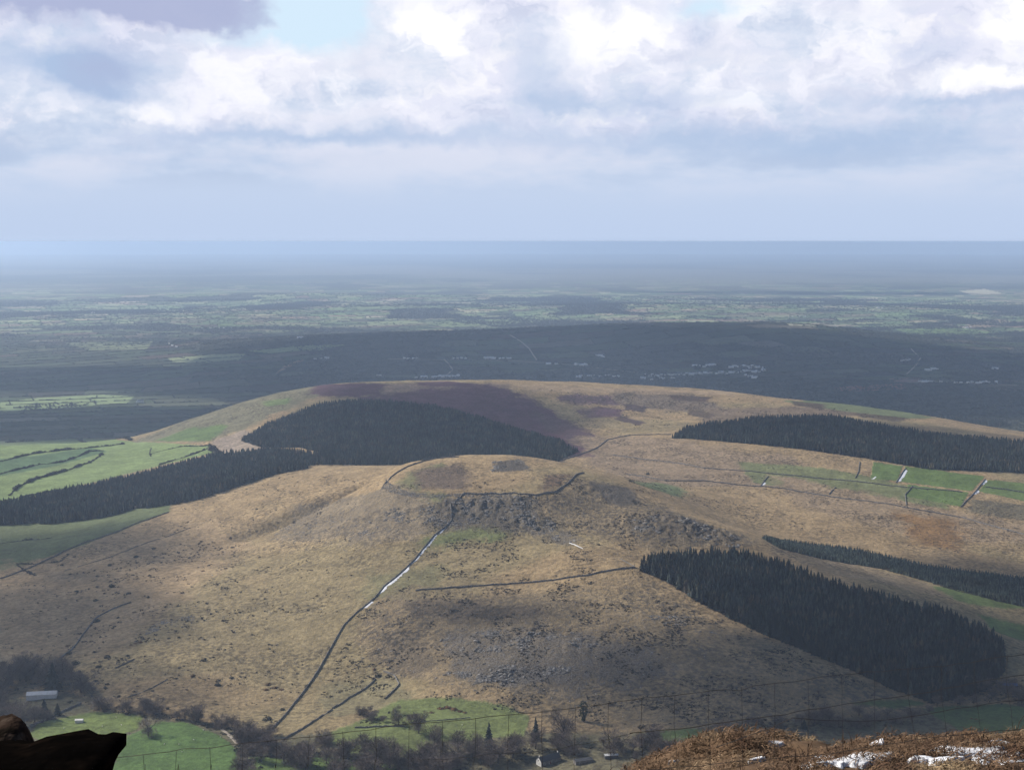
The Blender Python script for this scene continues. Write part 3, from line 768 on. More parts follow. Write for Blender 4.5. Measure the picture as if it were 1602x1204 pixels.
forest('D', 5.0, 12, CONM, M_conifer_f, 'broad conifer plantation covering the middle of the back hill beneath the purple heather')
forest('E', 5.0, 17, CONM, M_conifer_f, 'long narrow conifer plantation between the pale green fields and the near hill')
forest('F', 6.2, 17, CON, M_conifer_f, 'stand of taller spruces in the saddle behind the left shoulder of the near hill')

# single spruces along the near edge
def as_mesh(name, tpl, mat, s=(1, 1, 1)):
    V, F = tpl; return mesh_np(name, V * np.array(s), F, mat)
spr = []
for k in range(4):
    tb = MB(); tb.tube([(0, 0, -.02), (0, 0, .5), (0, 0, .93)], [.013, .008, .002], 5)
    spr.append((as_mesh('crown', conifer_tpl(40 + k, 10, 12, .22), M_conifer), tb.build('trunk', M_bark)))
def put_tree(name, parts, p, s, sx=1.0):
    e = empty(name, tuple(p), rng.uniform(0, 6.28)); e.scale = (s * sx, s * sx, s)
    for pn, me in parts:
        o = bpy.data.objects.new(pn, me); C.objects.link(o); o.parent = e
    return e
for p, h_ in zip(*front):
    c_, t_ = spr[rng.integers(0, 4)]
    e = put_tree('spruce_tree', (('crown', c_), ('trunk', t_)), p, h_)
    ppx = 801 + FPX * p[0] / p[1]
    where = next(w for lim, w in ((1090, 'at the top left plantation corner, where the crossing wall ends'), (1200, 'high on the slanting edge of the tall plantation'), (1330, 'halfway down the slanting edge of the tall plantation'), (1450, 'low on the slanting edge of the tall plantation'), (1540, 'at the foot of the tall plantation above the dark valley trees'), (9999, 'in the bottom right corner of the tall plantation')) if ppx < lim)
    tag(e, 'dark spruce ' + where, 'spruce tree', 'spruces ' + where)

# bare broadleaved trees
def bare_parts(seed, spread=.36, dense=620, low=.1):
    r_ = np.random.default_rng(seed); tb = MB()
    tb.tube([(0, 0, -.03), (.01, 0, .15), (.0, .01, .34), (.01, .0, .6)], [.03, .024, .017, .006], 6)
    tips = []
    for k in range(9):
        a = 6.283 * k / 9 + r_.uniform(-.3, .3); z = r_.uniform(.18, .5); L = spread * r_.uniform(.6, 1)
        p1 = (math.cos(a) * L * .5, math.sin(a) * L * .5, z + .18); p2 = (math.cos(a) * L, math.sin(a) * L, z + r_.uniform(.25, .42))
        tb.tube([(0, 0, z - .03), p1, p2], [.011, .007, .002], 4)
        for q in range(3):
            b_ = a + r_.uniform(-.8, .8); s = r_.uniform(.3, .8)
            m_ = tuple(p1[i] + (p2[i] - p1[i]) * s for i in range(3))
            tb.tube([m_, (m_[0] + math.cos(b_) * .12, m_[1] + math.sin(b_) * .12, m_[2] + r_.uniform(.08, .2))], [.004, .0012], 3)
    V = []; F = []
    lob = [(r_.normal(0, spread * .42), r_.normal(0, spread * .42), r_.uniform(low + .14, .74), r_.uniform(.13, .24)) for _ in range(12)]
    for i in range(dense):
        lx, ly, lz, lr = lob[r_.integers(0, len(lob))]
        d = r_.normal(size=3); d /= np.linalg.norm(d)
        p = np.array([lx, ly, lz]) + d * lr * r_.uniform(.3, 1)
        q = d + np.array([p[0] * 1.5, p[1] * 1.5, .8]) + r_.normal(0, .4, 3); q /= np.linalg.norm(q)
        t_ = np.cross(q, r_.normal(size=3)); t_ /= np.linalg.norm(t_)
        L = r_.uniform(.05, .11); w_ = r_.uniform(.004, .009); b_ = len(V)
        V += [p + t_ * w_, p - t_ * w_, p + q * L]; F.append((b_, b_ + 1, b_ + 2))
    return (('trunk', tb.build('trunk', M_bark)), ('crown', mesh_np('crown', np.array(V), np.array(F), M_twig)))
BARE = [bare_parts(60 + k, [.36, .42, .30, .46, .34][k], 1900, [.12, .02, .15, -.05, .0][k]) for k in range(5)]
def leafy(seed, mat, n, leaf, shape):
    r_ = np.random.default_rng(seed); V = []; F = []
    for i in range(n):
        z = r_.uniform(.08, 1); rr = shape(z) * r_.uniform(.6, 1.08); a = r_.uniform(0, 6.283)
        d = np.array([math.cos(a), math.sin(a), r_.uniform(-.2, .5)]); p = np.array([d[0] * rr, d[1] * rr, z])
        t1 = r_.normal(size=3); t1 -= d * t1.dot(d) * .5; t1 /= np.linalg.norm(t1); t2 = np.cross(d, t1); s = leaf * r_.uniform(.6, 1.2); b_ = len(V)
        V += [p + t1 * s, p - t1 * s * .5 + t2 * s * .8, p - t1 * s * .5 - t2 * s * .8]; F.append((b_, b_ + 1, b_ + 2))
    return mesh_np('crown', np.array(V), np.array(F), mat)
_tb = MB(); _tb.tube([(0, 0, -.03), (0, 0, .6)], [.03, .012], 6); TRUNK = _tb.build('trunk', M_bark)
IVY = (('trunk', TRUNK), ('crown', leafy(5, M_ivy, 420, .045, lambda z: .13 + .10 * math.sin(z * 9) ** 2 if z > .3 else .10)))
DARKCON = (('trunk', TRUNK), ('crown', mesh_np('crown', *conifer_tpl(91, 12, 14, .24), M_conifer)))
WIDECON = (('trunk', TRUNK), ('crown', mesh_np('crown', *conifer_tpl(92, 9, 14, .36), M_conifer)))
def at_px(px, py, y0=1240): return hit([(px, py)], y0)[0]
def hpx(p, n): return n * p[1] / FPX
TREES = [
 (765, 1170, 48, DARKCON, 'dark pointed conifer left of the small spire-shaped one among the valley trees', 'conifer_tree', 1.0),
 (838, 1155, 40, DARKCON, 'small dark spire-shaped conifer above the white gabled farmhouse', 'conifer_tree', 1.0),
 (83, 1080, 50, WIDECON, 'big dark conifer right behind the long white-roofed shed', 'conifer_tree', 1.0),
 (15, 1070, 34, DARKCON, 'dark conifer at the left edge beyond the long white-roofed shed', 'conifer_tree', 1.0),
 (70, 1122, 34, WIDECON, 'dark conifer just below the long white-roofed shed', 'conifer_tree', .9),
 (90, 1118, 22, WIDECON, 'shorter dark conifer beside the one below the white-roofed shed', 'conifer_tree', 1.0),
 (913, 1128, 32, IVY, 'tall ivy-clad tree standing alone on the brown slope edge', 'ivy_clad_tree', 1.1),
 (1258, 1140, 18, WIDECON, 'squat dark conifer on the green field at the lower right', 'conifer_tree', 1.2),
 (310, 1130, 36, BARE[0], 'lone bare tree at the top of the dark green field', 'bare_tree', .95),
 (232, 1150, 32, BARE[3], 'broad bare tree between the two green fields at lower left', 'bare_tree', 1.2),
 (655, 1146, 40, BARE[1], 'round bare tree below the rusty bracken mound', 'bare_tree', 1.1),
 (680, 1175, 48, BARE[4], 'large bare tree on the green slope nearer than the round one', 'bare_tree', 1.0),
 (882, 1158, 56, BARE[1], 'broad bare tree left of the ivy-clad tree', 'bare_tree', 1.15),
 (895, 1180, 40, BARE[3], 'dark wide bare tree behind the farm buildings', 'bare_tree', 1.3),
 (960, 1178, 46, BARE[3], 'wide bare tree at the left end of the bracken bank', 'bare_tree', 1.2),
 (1025, 1165, 24, BARE[3], 'low rounded bare tree just above the bracken bank', 'bare_tree', 1.2),
 (590, 1196, 52, BARE[2], 'tall thin bare tree in the wood at the bottom edge', 'bare_tree', 1.0),
 (1466, 1104, 20, BARE[0], 'small bare tree at the foot of the plantation at lower right', 'bare_tree', 1.2),
]
for px, py, hp, parts, lab, nm, sx in TREES:
    p = at_px(px, py); e = put_tree(nm, parts, p - np.array([0, 0, .2]), hpx(p, hp), sx); tag(e, lab, 'tree')
WOODS = [
 ([(-30,1035),(60,1050),(110,1055),(150,1090),(100,1085),(40,1080),(-30,1090)], 26, 17, 'bare tree in the wood around the long white-roofed shed', 'bare trees around the white-roofed shed'),
 ([(-20,1100),(40,1100),(110,1095),(125,1104),(50,1138),(-20,1150)], 16, 16, 'bare tree in the dark wood between the white-roofed shed and the white hut', 'bare trees between shed and hut'),
 ([(130,1095),(200,1105),(280,1120),(330,1130),(430,1150),(440,1175),(370,1160),(300,1128),(220,1122),(150,1110)], 34, 11, 'bare tree in the scrubby belt along the top of the left green fields', 'bare trees along the top of the left fields'),
 ([(372,1165),(400,1158),(425,1165),(400,1225),(370,1225)], 12, 13, 'bare tree in the hedge between the two bottom green fields', 'bare trees between the bottom fields'),
 ([(430,1172),(520,1160),(600,1172),(650,1190),(640,1230),(500,1215),(430,1190)], 34, 15, 'bare grey tree in the wood at the bottom edge left of centre', 'bare trees in the bottom wood'),
 ([(640,1190),(720,1172),(800,1168),(880,1170),(900,1182),(820,1190),(640,1225)], 34, 15, 'bare tree in the dark wood behind the white gabled farmhouse', 'bare trees behind the farmhouse'),
 ([(560,1112),(620,1112),(680,1128),(640,1135),(560,1130)], 14, 8, 'small bare tree in the thicket along the green slope below the walls', 'bare trees in the green slope thicket'),
 ([(900,1165),(980,1160),(1060,1158),(1150,1150),(1200,1160),(1000,1190)], 16, 12, 'bare tree in the row just above the bracken bank', 'bare trees above the bracken bank'),
 ([(1150,1128),(1260,1122),(1400,1116),(1460,1108),(1440,1132),(1200,1150)], 22, 10, 'small dark bare tree at the foot of the shaded slope', 'bare trees at the foot of the shaded slope'),
 ([(1440,1085),(1520,1072),(1640,1060),(1640,1100),(1500,1102)], 22, 12, 'bare tree in the shaded valley at the right edge', 'bare trees at the right edge'),
]
CLEAR = [zone(q_) for q_ in ([(28,1079),(112,1074),(108,1112),(22,1116)], [(112,1118),(140,1118),(140,1140),(112,1140)], [(832,1180),(990,1174),(1000,1215),(820,1215)])]
for pl, n, hm, lab, grp in WOODS:
    pxs = [q_[0] for q_ in pl]; pa, pb = min(pxs), max(pxs)
    poly = zone(pl, 1240.0); x0, y0 = poly.min(0); x1, y1 = poly.max(0); k = 0
    while k < n:
        x, y = rng.uniform(x0, x1), rng.uniform(y0, y1)
        if not pip(np.array([x]), np.array([y]), poly)[0]: continue
        if any(pip(np.array([x]), np.array([y]), q_)[0] for q_ in CLEAR): continue
        th_ = (801 + FPX * x / y - pa) / (pb - pa); side_ = ', left part' if th_ < .34 else (', middle part' if th_ < .67 else ', right part')
        k += 1; h_ = hm * rng.uniform(.6, 1.25) * 1.4
        e = put_tree('bare_tree', BARE[rng.integers(0, 5)], (x, y, float(H(x, y)) - .2), h_, rng.uniform(1.05, 1.75)); tag(e, lab + side_, 'tree', grp + side_)

UNDER = [(w_[0], w_[1] * 5, .8) for w_ in WOODS]

# ------------------------------------------------------------------ bushes and bracken clumps on the hill
BUSH = [mesh_np('bush', *blob_tpl(100 + k, 130, .22, .85), M_gorse) for k in range(4)]
FERN = [mesh_np('bracken', *blob_tpl(110 + k, 110, .24, .5), M_fern) for k in range(3)]
def bush(px, py, w, lab, grp=None, fern=False, y0=1240):
    p = at_px(px, py, y0); r_ = w * p[1] / FPX / 2
    o = obj('bracken_clump' if fern else 'bush', (FERN if fern else BUSH)[rng.integers(0, 3)], loc=(p[0], p[1], p[2] - r_ * .15), rz=rng.uniform(0, 6.28))
    o.scale = (r_ * rng.uniform(.8, 1.3), r_ * rng.uniform(.8, 1.3), r_ * rng.uniform(.8, 1.2) * (.8 if fern else 1))
    tag(o, lab, 'bracken' if fern else 'bush', grp); return o
for (a, b_, c_) in [(213,871,9),(172,884,8),(240,858,7),(315,847,6),(175,917,11),(152,918,7),(202,928,9),(232,934,8),(150,939,9),(110,898,6),(97,884,6),(185,966,7),(120,925,8),
                    (152,972,11),(108,1022,10),(118,1038,16),(168,1028,13),(154,1043,11),(148,1020,8),(200,1026,8),(137,1060,7),(165,1076,9),(186,1089,8),(264,998,6),(280,997,6),(340,1071,11),(275,1061,7),(362,1060,8),
                    (190,1030,6),(124,1050,7),(262,1108,7),(312,850,5),(360,842,5)]:
    bush(a, b_, c_, 'dark hawthorn bush dotted on the tan left flank of the near hill', 'hawthorn bushes on the left flank')
for (a, b_, w_, lab) in [(481,1073,12,'dark bush growing against the long wall low on the hill'),(442,1110,12,'round bush left of the foot of the long wall'),(592,1057,12,'pale round bush at the top of the short walled strip'),
                         (985,788,8,'dark bush left of the small green patch behind the near hill'),(1013,742,9,'dark bush on the brown moor beside the green patch'),(418,1125,16,'thick bush at the bottom end of the long wall'),
                         (936,852,6,'small bush on the smooth shoulder left of the plantation corner')]:
    bush(a, b_, w_, lab, y0=2300 if b_ == 742 or a == 985 else 1240)
for (a, b_, w_) in [(420,1070,12),(430,1075,14),(440,1078,12),(416,1078,9)]: bush(a, b_, w_, 'orange-brown bracken clump on the tan slope left of the long wall', 'orange bracken left of the long wall', True)
for (a, b_, w_) in [(690,1108,14),(700,1106,16),(710,1109,14),(720,1112,12),(675,1114,10),(727,1114,10)]: bush(a, b_, w_, 'rusty bracken clump on the mound in the green hill field', 'rusty bracken on the field mound', True)
for (a, b_, w_) in [(586,1046,9),(302,1056,12),(292,1078,9),(205,1008,9),(220,1004,10),(212,1006,9),(107,1010,10),(240,976,7),(318,893,8),(365,886,7),(143,978,8),(150,1110,10),(165,1112,10),(180,1113,9),(222,1116,9)]:
    bush(a, b_, w_, 'rust-brown bracken clump scattered low on the left flank', 'bracken clumps on the left flank', True)
for (a, b_, w_) in [(1467,1100,6),(1520,1123,7),(1528,1124,7)]: bush(a, b_, w_, 'orange bracken clump in the shaded fields at lower right', 'orange bracken at lower right', True)
SCR = [blob_tpl(120 + k, 16, .42, .7) for k in range(5)]
def spray(zs, size, mat, name, label, tpls, y0=1240, flat=1.0, shade=(.6, 1.3), clump=None, sink=.1):
    P_ = []; S_ = []
    for pl, n, k in zs:
        poly = zone(pl, y0); x0, yy0 = poly.min(0); x1, yy1 = poly.max(0); m_ = 0
        while m_ < n:
            q = max(400, n * 3); x = rng.uniform(x0, x1, q); y = rng.uniform(yy0, yy1, q)
            a = pip(x, y, poly)
            if name == 'undergrowth':
                for q_ in CLEAR: a &= ~pip(x, y, q_)
            if clump: a &= rng.random(q) < sstep(fbm(x, y, clump, 3, .6, 90), .52, .63) + .015
            x, y = x[a][:n - m_], y[a][:n - m_]; m_ += len(x)
            P_.append(np.stack([x, y, H(x, y)], 1)); S_.append(size[0] + (size[1] - size[0]) * rng.random(len(x)) ** 2.2 * k)
    P_ = np.concatenate(P_); S_ = np.concatenate(S_); P_[:, 2] -= S_ * sink
    return scatter(name, tpls, P_, np.stack([S_ * rng.uniform(.8, 1.4, len(S_)), S_ * rng.uniform(.8, 1.3, len(S_)), S_ * flat], 1), mat, label, shade=shade)
spray(UNDER, (1.0, 3.6), M_scrub, 'undergrowth', 'dark brambles and undergrowth beneath the bare valley trees', SCR, shade=(.5, 1.2))
spray([([(0,905),(260,805),(450,740),(600,750),(560,830),(560,960),(430,1140),(150,1100),(0,1050)], 2100, 1.0),
       ([(560,960),(700,880),(990,890),(1100,950),(1250,1020),(1400,1090),(1000,1140),(640,1090),(500,1090)], 5200, 1.0),
       ([(620,760),(900,745),(1180,850),(1050,870),(900,880),(640,920)], 2400, 1.0),
       ([(100,900),(360,840),(450,900),(450,1060),(120,1080)], 700, 1.6)],
      (.55, 2.2), M_scrub, 'scrub', 'low heather and dead fern scattered over the near hill', SCR, clump=34)
spray([([(830,605),(1200,625),(1480,660),(1300,650),(1060,670),(940,700),(890,650)], 1300, 1.3), ([(930,700),(1050,685),(1250,720),(1600,800),(1600,880),(1250,830),(1000,780)], 2000, 1.0),
       ([(220,690),(300,655),(480,605),(380,680)], 420, 1.0)], (.6, 2.0), M_scrub, 'scrub', 'patches of dark heather over the brown moor of the back hill', SCR, y0=2150, clump=60)
ROCKS = [rock_tpl(130 + k) for k in range(6)]
spray([([(690,800),(720,775),(840,775),(838,805),(790,812),(740,818),(695,825),(660,818)], 1000, 1.0), ([(800,800),(860,812),(905,848),(880,850),(830,825)], 480, 1.1),
       ([(560,830),(600,790),(700,782),(690,800),(620,822),(560,842)], 700, .8), ([(430,828),(470,806),(560,808),(560,835),(440,838)], 300, .7),
       ([(985,806),(1060,806),(1180,845),(1150,856),(1060,842),(990,830)], 700, 1.0),
       ([(690,1000),(760,985),(900,990),(940,1010),(860,1020),(700,1018)], 900, 1.0), ([(745,1052),(790,1040),(900,1042),(920,1056),(800,1064),(750,1066)], 800, 1.2), ([(690,1050),(745,1050),(750,1070),(690,1070)], 250, .7),
       ([(1010,960),(1100,965),(1120,990),(1040,985)], 300, .6), ([(212,992),(250,972),(330,955),(330,960),(250,988),(220,996)], 420, .5), ([(770,722),(815,718),(830,735),(770,738)], 260, 1.0),
       ([(560,990),(700,930),(1000,950),(1200,1050),(1000,1120),(700,1080),(560,1050)], 700, .5), ([(640,800),(560,960),(300,1000),(300,860),(500,800)], 350, .5)],
      (.4, 2.7), M_scree, 'scree', 'grey scree and broken rock strewn below the crags of the near hill', ROCKS, flat=.8, shade=(.6, 1.25), sink=.3, clump=16)

spray([([(596,765),(604,750),(614,758),(640,770),(690,773),(735,771),(735,775),(690,779),(640,777),(612,770)], 1300, .7)], (.4, 1.6), M_scree, 'fallen_rampart', 'pale band of tumbled rampart stones curving along the left front of the summit enclosure', ROCKS, flat=.8, shade=(1.0, 1.5), sink=.1)
# ------------------------------------------------------------------ walls and hedges that follow the ground
def resample(P2, step):
    d = np.r_[0, np.cumsum(np.hypot(*np.diff(P2, axis=0).T))]; n = max(2, int(d[-1] / step) + 1)
    s = np.linspace(0, d[-1], n); return np.stack([np.interp(s, d, P2[:, 0]), np.interp(s, d, P2[:, 1])], 1)
def line(pts, y0=1240): return hit(pts, y0)[:, :2]
def ridge(name, P2, step, wb, wt, h, mat, rough=.25, base=.4, gap=0.0):
    """continuous low bank or wall with an uneven top; returns mesh"""
    P2 = resample(P2, step)
    if len(P2) > 6:
        k = np.array([.25, .5, .25]); Q = P2.copy()
        for _ in range(2): Q[1:-1] = .25 * Q[:-2] + .5 * Q[1:-1] + .25 * Q[2:]
        P2 = Q
    d = np.gradient(P2, axis=0); d /= np.linalg.norm(d, axis=1)[:, None] + 1e-9; nrm = np.stack([-d[:, 1], d[:, 0]], 1)
    n = len(P2); z = H(P2[:, 0], P2[:, 1]); hh = h * (1 + rough * (rng.random(n) - .5) * 2)
    if gap: hh = np.where(fbm(np.arange(n) * step, np.zeros(n), 18, 2, .5, 3) < gap, hh * .35, hh)
    V = []
    for off, zz in ((-wb, -base), (-wt, 1), (0, 1.12), (wt, 1), (wb, -base)):
        j = (rng.random(n) - .5) * rough * abs(off)
        top = zz > 0
        V.append(np.stack([P2[:, 0] + nrm[:, 0] * (off + j), P2[:, 1] + nrm[:, 1] * (off + j), z + (hh * zz * (1 + rough * .4 * (rng.random(n) - .5)) if top else zz)], 1))
    V = np.stack(V, 1).reshape(-1, 3); F = []
    i = np.arange(n - 1)[:, None] * 5
    for a in range(4): F.append(np.concatenate([i + a, i + 5 + a, i + 6 + a, i + 1 + a], 1))
    F = np.concatenate(F)
    caps = np.array([[0, 1, 2, 3]]) 
    return mesh_np(name, V, F, mat)
WALLS = [
 ('main', [(727,771),(715,783),(704,788),(706,800),(706,815),(698,823),(680,837),(664,856),(648,876),(625,898),(600,918),(588,934),(572,947),(556,960),(538,978),(528,995),(515,1018),(500,1045),(480,1075),(460,1100),(440,1125),(420,1145)], 1240, 1.9, 1.0, 'long dry-stone wall running from the summit enclosure down the front of the hill'),
 ('ring', [(727,772),(760,773),(800,772),(840,775),(868,770),(888,757),(903,742),(914,740)], 1240, 2.0, 1.0, 'curving dry-stone wall along the front and right of the summit enclosure'),
 ('ringl', [(602,757),(611,747),(622,739),(636,731),(656,724),(680,718),(718,715)], 1240, 2.2, 1.2, 'tumbled stone wall curving up the left side of the summit enclosure'),
 ('cross', [(650,924),(690,921),(740,917),(800,913),(860,908),(920,900),(970,890),(994,888)], 1240, 1.8, .9, 'dry-stone wall crossing the hillside to the corner of the dark plantation'),
 ('edge', [(994,888),(1020,896),(1045,907),(1100,942),(1180,982)], 1240, 1.0, .6, 'low stone wall along the edge of the tall plantation'),
 ('leftf', [(0,905),(60,882),(110,858),(160,840),(210,820),(264,801)], 1240, 1.7, 1.0, 'boundary wall between the tan hill and the shaded green field on the left'),
 ('left2', [(100,893),(170,872),(240,845),(330,812)], 1240, .8, .5, 'faint low wall crossing the left flank above the hawthorn bushes'),
 ('b1', [(588,1062),(570,1078),(545,1092),(535,1100),(520,1108)], 1240, 1.7, 1.0, 'short stone wall dropping from the pale round bush'),
 ('b2', [(520,1110),(500,1122),(485,1132),(460,1147),(442,1157)], 1240, 1.7, 1.0, 'broken stone wall leading down to the trees at the foot of the hill'),
 ('b3', [(600,1050),(617,1056),(625,1070),(612,1084),(602,1093)], 1240, 1.7, 1.0, 'hook-shaped stone wall above the green hill field'),
 ('b4', [(555,1138),(600,1136),(634,1136)], 1240, 1.5, .9, 'straight stone wall at the bottom of the green slope thicket'),
 ('b5', [(640,1130),(690,1126),(735,1122)], 1240, .7, .6, 'low bank below the rusty bracken mound'),
 ('l3', [(90,1032),(112,1016),(130,992),(150,966),(175,953),(205,942)], 1240, 1.5, 1.3, 'rough stone wall climbing the lower left flank past a bush'),
 ('l4', [(180,1045),(196,1038),(210,1031)], 1240, 1.4, .8, 'short isolated length of wall low on the left flank'),
 ('l5', [(200,1090),(235,1077),(262,1062)], 1240, .9, .6, 'low wall slanting above the left green fields'),
 ('l6', [(47,1136),(76,1124),(100,1112),(127,1101)], 1240, 2.2, 1.6, 'dark bank between the left wood and the field with the white hut'),
 ('r0', [(870,722),(905,712),(935,700),(950,688),(985,681),(1050,680)], 2500, 1.8, 1.2, 'wall bending over the moor from the back plantation to the right-hand one'),
 ('r1', [(960,712),(1040,722),(1100,732),(1180,738),(1288,749),(1413,762),(1506,770)], 2300, 1.7, 1.6, 'upper long field wall across the right-hand moor'),
 ('r2', [(980,742),(1040,752),(1100,752),(1225,764),(1320,780),(1413,793),(1507,810),(1610,838)], 2250, 1.8, 1.8, 'lower long field wall across the right-hand moor'),
 ('r3', [(1417,732),(1409,744),(1402,755)], 2300, 1.8, 1.2, 'cross wall with snow lying beside it between the upper green fields'),
 ('r4', [(1541,750),(1524,771),(1503,793)], 2300, 1.8, 1.2, 'cross wall at the right end of the bright green fields'),
 ('r5', [(1202,745),(1196,752),(1190,760)], 2300, 1.6, 1.0, 'short cross wall near the left end of the pasture strip'),
 ('r6', [(1345,722),(1343,738),(1338,748)], 2300, 1.6, 1.0, 'short cross wall left of the upper green field'),
 ('r7', [(1307,762),(1297,773)], 2300, 1.6, 1.0, 'tiny cross wall in the middle of the pasture strip'),
 ('r8', [(1428,760),(1416,774),(1418,790)], 2300, 1.6, 1.0, 'cross wall left of the lower green field'),
 ('r9', [(1542,762),(1570,765),(1610,771)], 2300, 1.8, 1.8, 'field wall running off the right edge beyond the green fields'),
 ('sm', [(970,874),(985,882),(992,886)], 1240, .9, .6, 'remnant of wall on the smooth shoulder above the plantation corner'),
]
for key, pts, y0, h_, w_, lab in WALLS:
    me = ridge('stone_wall', line(pts, y0), 1.6, w_ * .5 + .15, w_ * .40, h_ * .92, M_stone, .22, gap=.33 if key in ('b2', 'l5', 'left2', 'r7', 'ringl', 'edge') else 0)
    tag(obj('stone_wall', me), lab, 'wall')
HEDGES = [
 ([(0,722),(9,720),(52,710),(107,703),(145,700),(175,697),(195,694)], 2500, 2.6, 'upper hedge dividing the pale left-hand fields'),
 ([(0,742),(9,739),(58,727),(100,722),(140,706),(162,705)], 2500, 2.2, 'hedge along the lower side of the darker green left-hand field'),
 ([(15,775),(27,762),(55,750),(85,741),(120,730),(140,724),(160,710)], 2500, 2.6, 'bushy hedge crossing the lower pale left-hand field'),
 ([(236,702),(234,708),(236,714)], 2500, 1.7, 'short thick hedge at the top right corner of the pale field'),
 ([(238,709),(262,703),(280,699),(325,697)], 2500, 1.6, 'thin hedge above the narrow pale field'),
 ([(250,727),(275,719),(300,711),(324,702)], 2500, 1.8, 'hedge slanting between the narrow pale field and the long plantation'),
 ([(327,696),(333,704),(342,712)], 2500, 5.0, 'dark hedge at the tip of the pale fields beside brown rough ground'),
 ([(10,692),(120,685),(205,689)], 2700, 3.0, 'hedge on the far rim of the pale left-hand fields'),
 ([(0,786),(50,774),(110,765),(180,754)], 2500, 2.0, 'bushes along the upper edge of the long narrow plantation'),
 ([(0,850),(50,844),(80,841)], 1900, 1.6, 'faint hedge inside the shaded green field on the left'),
 ([(55,900),(25,882),(48,882),(95,878),(108,866)], 1900, 1.2, 'thin hedge at the corner of the shaded green field'),
 ([(1460,913),(1500,925),(1560,938),(1610,948)], 1850, 1.5, 'hedge along the top of the green field below the young conifers'),
 ([(372,1172),(400,1182),(440,1184),(480,1186)], 1240, 3.0, 'dark hedge above the bright green field at the bottom edge'),
]
for pts, y0, h_, lab in HEDGES:
    P2 = resample(line(pts, y0), 2.2); n = len(P2)
    o = tag(obj('hedge', ridge('hedge', line(pts, y0), 2.5, 1.3, .7, h_ * .34, M_hedge, .8)), lab, 'hedge')
    P2 = P2 + rng.normal(0, 1.1, P2.shape); s = 1.5 * h_ * (.18 + .9 * rng.random(n) ** 3 + .75 * (fbm(P2[:, 0], P2[:, 1], 25, 2, .5, 9) > .55))
    z = H(P2[:, 0], P2[:, 1]) + h_ * .25
    q = scatter('bush_growth', [blob_tpl(140 + k, 26, .35, .9) for k in range(3)], np.stack([P2[:, 0], P2[:, 1], z], 1), s, M_hedge, kind=None); q.parent = o

# ------------------------------------------------------------------ snow
def flat_patch(P2, w_fn, mat, name, lift, step=.8, y0=1240):
    P2 = resample(P2, step); n = len(P2); d = np.gradient(P2, axis=0); d /= np.linalg.norm(d, axis=1)[:, None]; nr = np.stack([-d[:, 1], d[:, 0]], 1)
    a, b_ = w_fn(n); V = []
    for k in range(5):
        o_ = a + (b_ - a) * k / 4; x = P2[:, 0] + nr[:, 0] * o_; y = P2[:, 1] + nr[:, 1] * o_
        V.append(np.stack([x, y, H(x, y) + (lift if 0 < k < 4 else -.1)], 1))
    V = np.stack(V, 1).reshape(-1, 3); i = np.arange(n - 1)[:, None] * 5
    F = np.concatenate([np.concatenate([i + q, i + 5 + q, i + 6 + q, i + 1 + q], 1) for q in range(4)])
    return mesh_np(name, V, F, mat, smooth=True)
def drift(pts, w0, w1, off=1.0, sgn=1, y0=1240, scale=7):
    P2 = line(pts, y0)
    def wf(n):
        t = np.linspace(0, 1, n); f = fbm(np.arange(n) * .8, np.zeros(n), scale, 3, .6, 14)
        env = np.minimum(1, np.minimum(t, 1 - t) * 8)
        return sgn * off * np.ones(n), sgn * (off + (w0 + (w1 - w0) * f) * env)
    tag(obj('snow_drift', flat_patch(P2, wf, M_snow, 'snow_drift', .35)), kind='stuff')
S_ = 1
drift([(698,823),(680,837),(664,856),(648,876),(640,884)], .2, 5.5, 1.1, S_)
drift([(640,884),(625,898),(600,918),(591,930)], .2, 8.5, 1.1, S_)
drift([(580,940),(572,947),(567,951)], 1, 6.5, 1.1, S_)
drift([(1416,734),(1409,744),(1403,754)], 2, 9, 1.2, S_, 2300, 20)
drift([(1541,750),(1534,758)], 1, 8, 1.2, S_, 2300); drift([(1528,766),(1521,773)], 1, 9, 1.2, S_, 2300)
drift([(1194,754),(1190,759)], 1, 8, 1.2, S_, 2300); drift([(1368,745),(1362,749)], 1, 6, 1.2, S_, 2300); drift([(890,849),(905,855),(912,858)], .4, 2.4, 0, S_)

# ------------------------------------------------------------------ roads
def road(pts, w_, mat, y0, name='road', lift=.25):
    P2 = line(pts, y0)
    tag(obj(name, flat_patch(P2, lambda n: (-w_ / 2 * np.ones(n), w_ / 2 * np.ones(n)), mat, name, lift, 6)), kind='structure')
road([(798,524),(815,534),(828,545),(840,563)], 9, M_track, 4500, lift=1.0)
road([(695,562),(703,570),(708,578),(700,586),(690,591)], 9, M_track, 4500, lift=1.0)
road([(600,561),(700,563),(800,564),(900,571),(1000,583)], 7, M_track, 4500, lift=.8)
road([(1418,598),(1470,597),(1550,601),(1640,604)], 7, M_track, 4500, lift=.8)
road([(1425,545),(1440,560),(1432,572),(1418,585)], 8, M_track, 4500, lift=.8)
road([(344,1138),(356,1147),(372,1163)], 4.5, M_track, 1240, 'lane', .2)

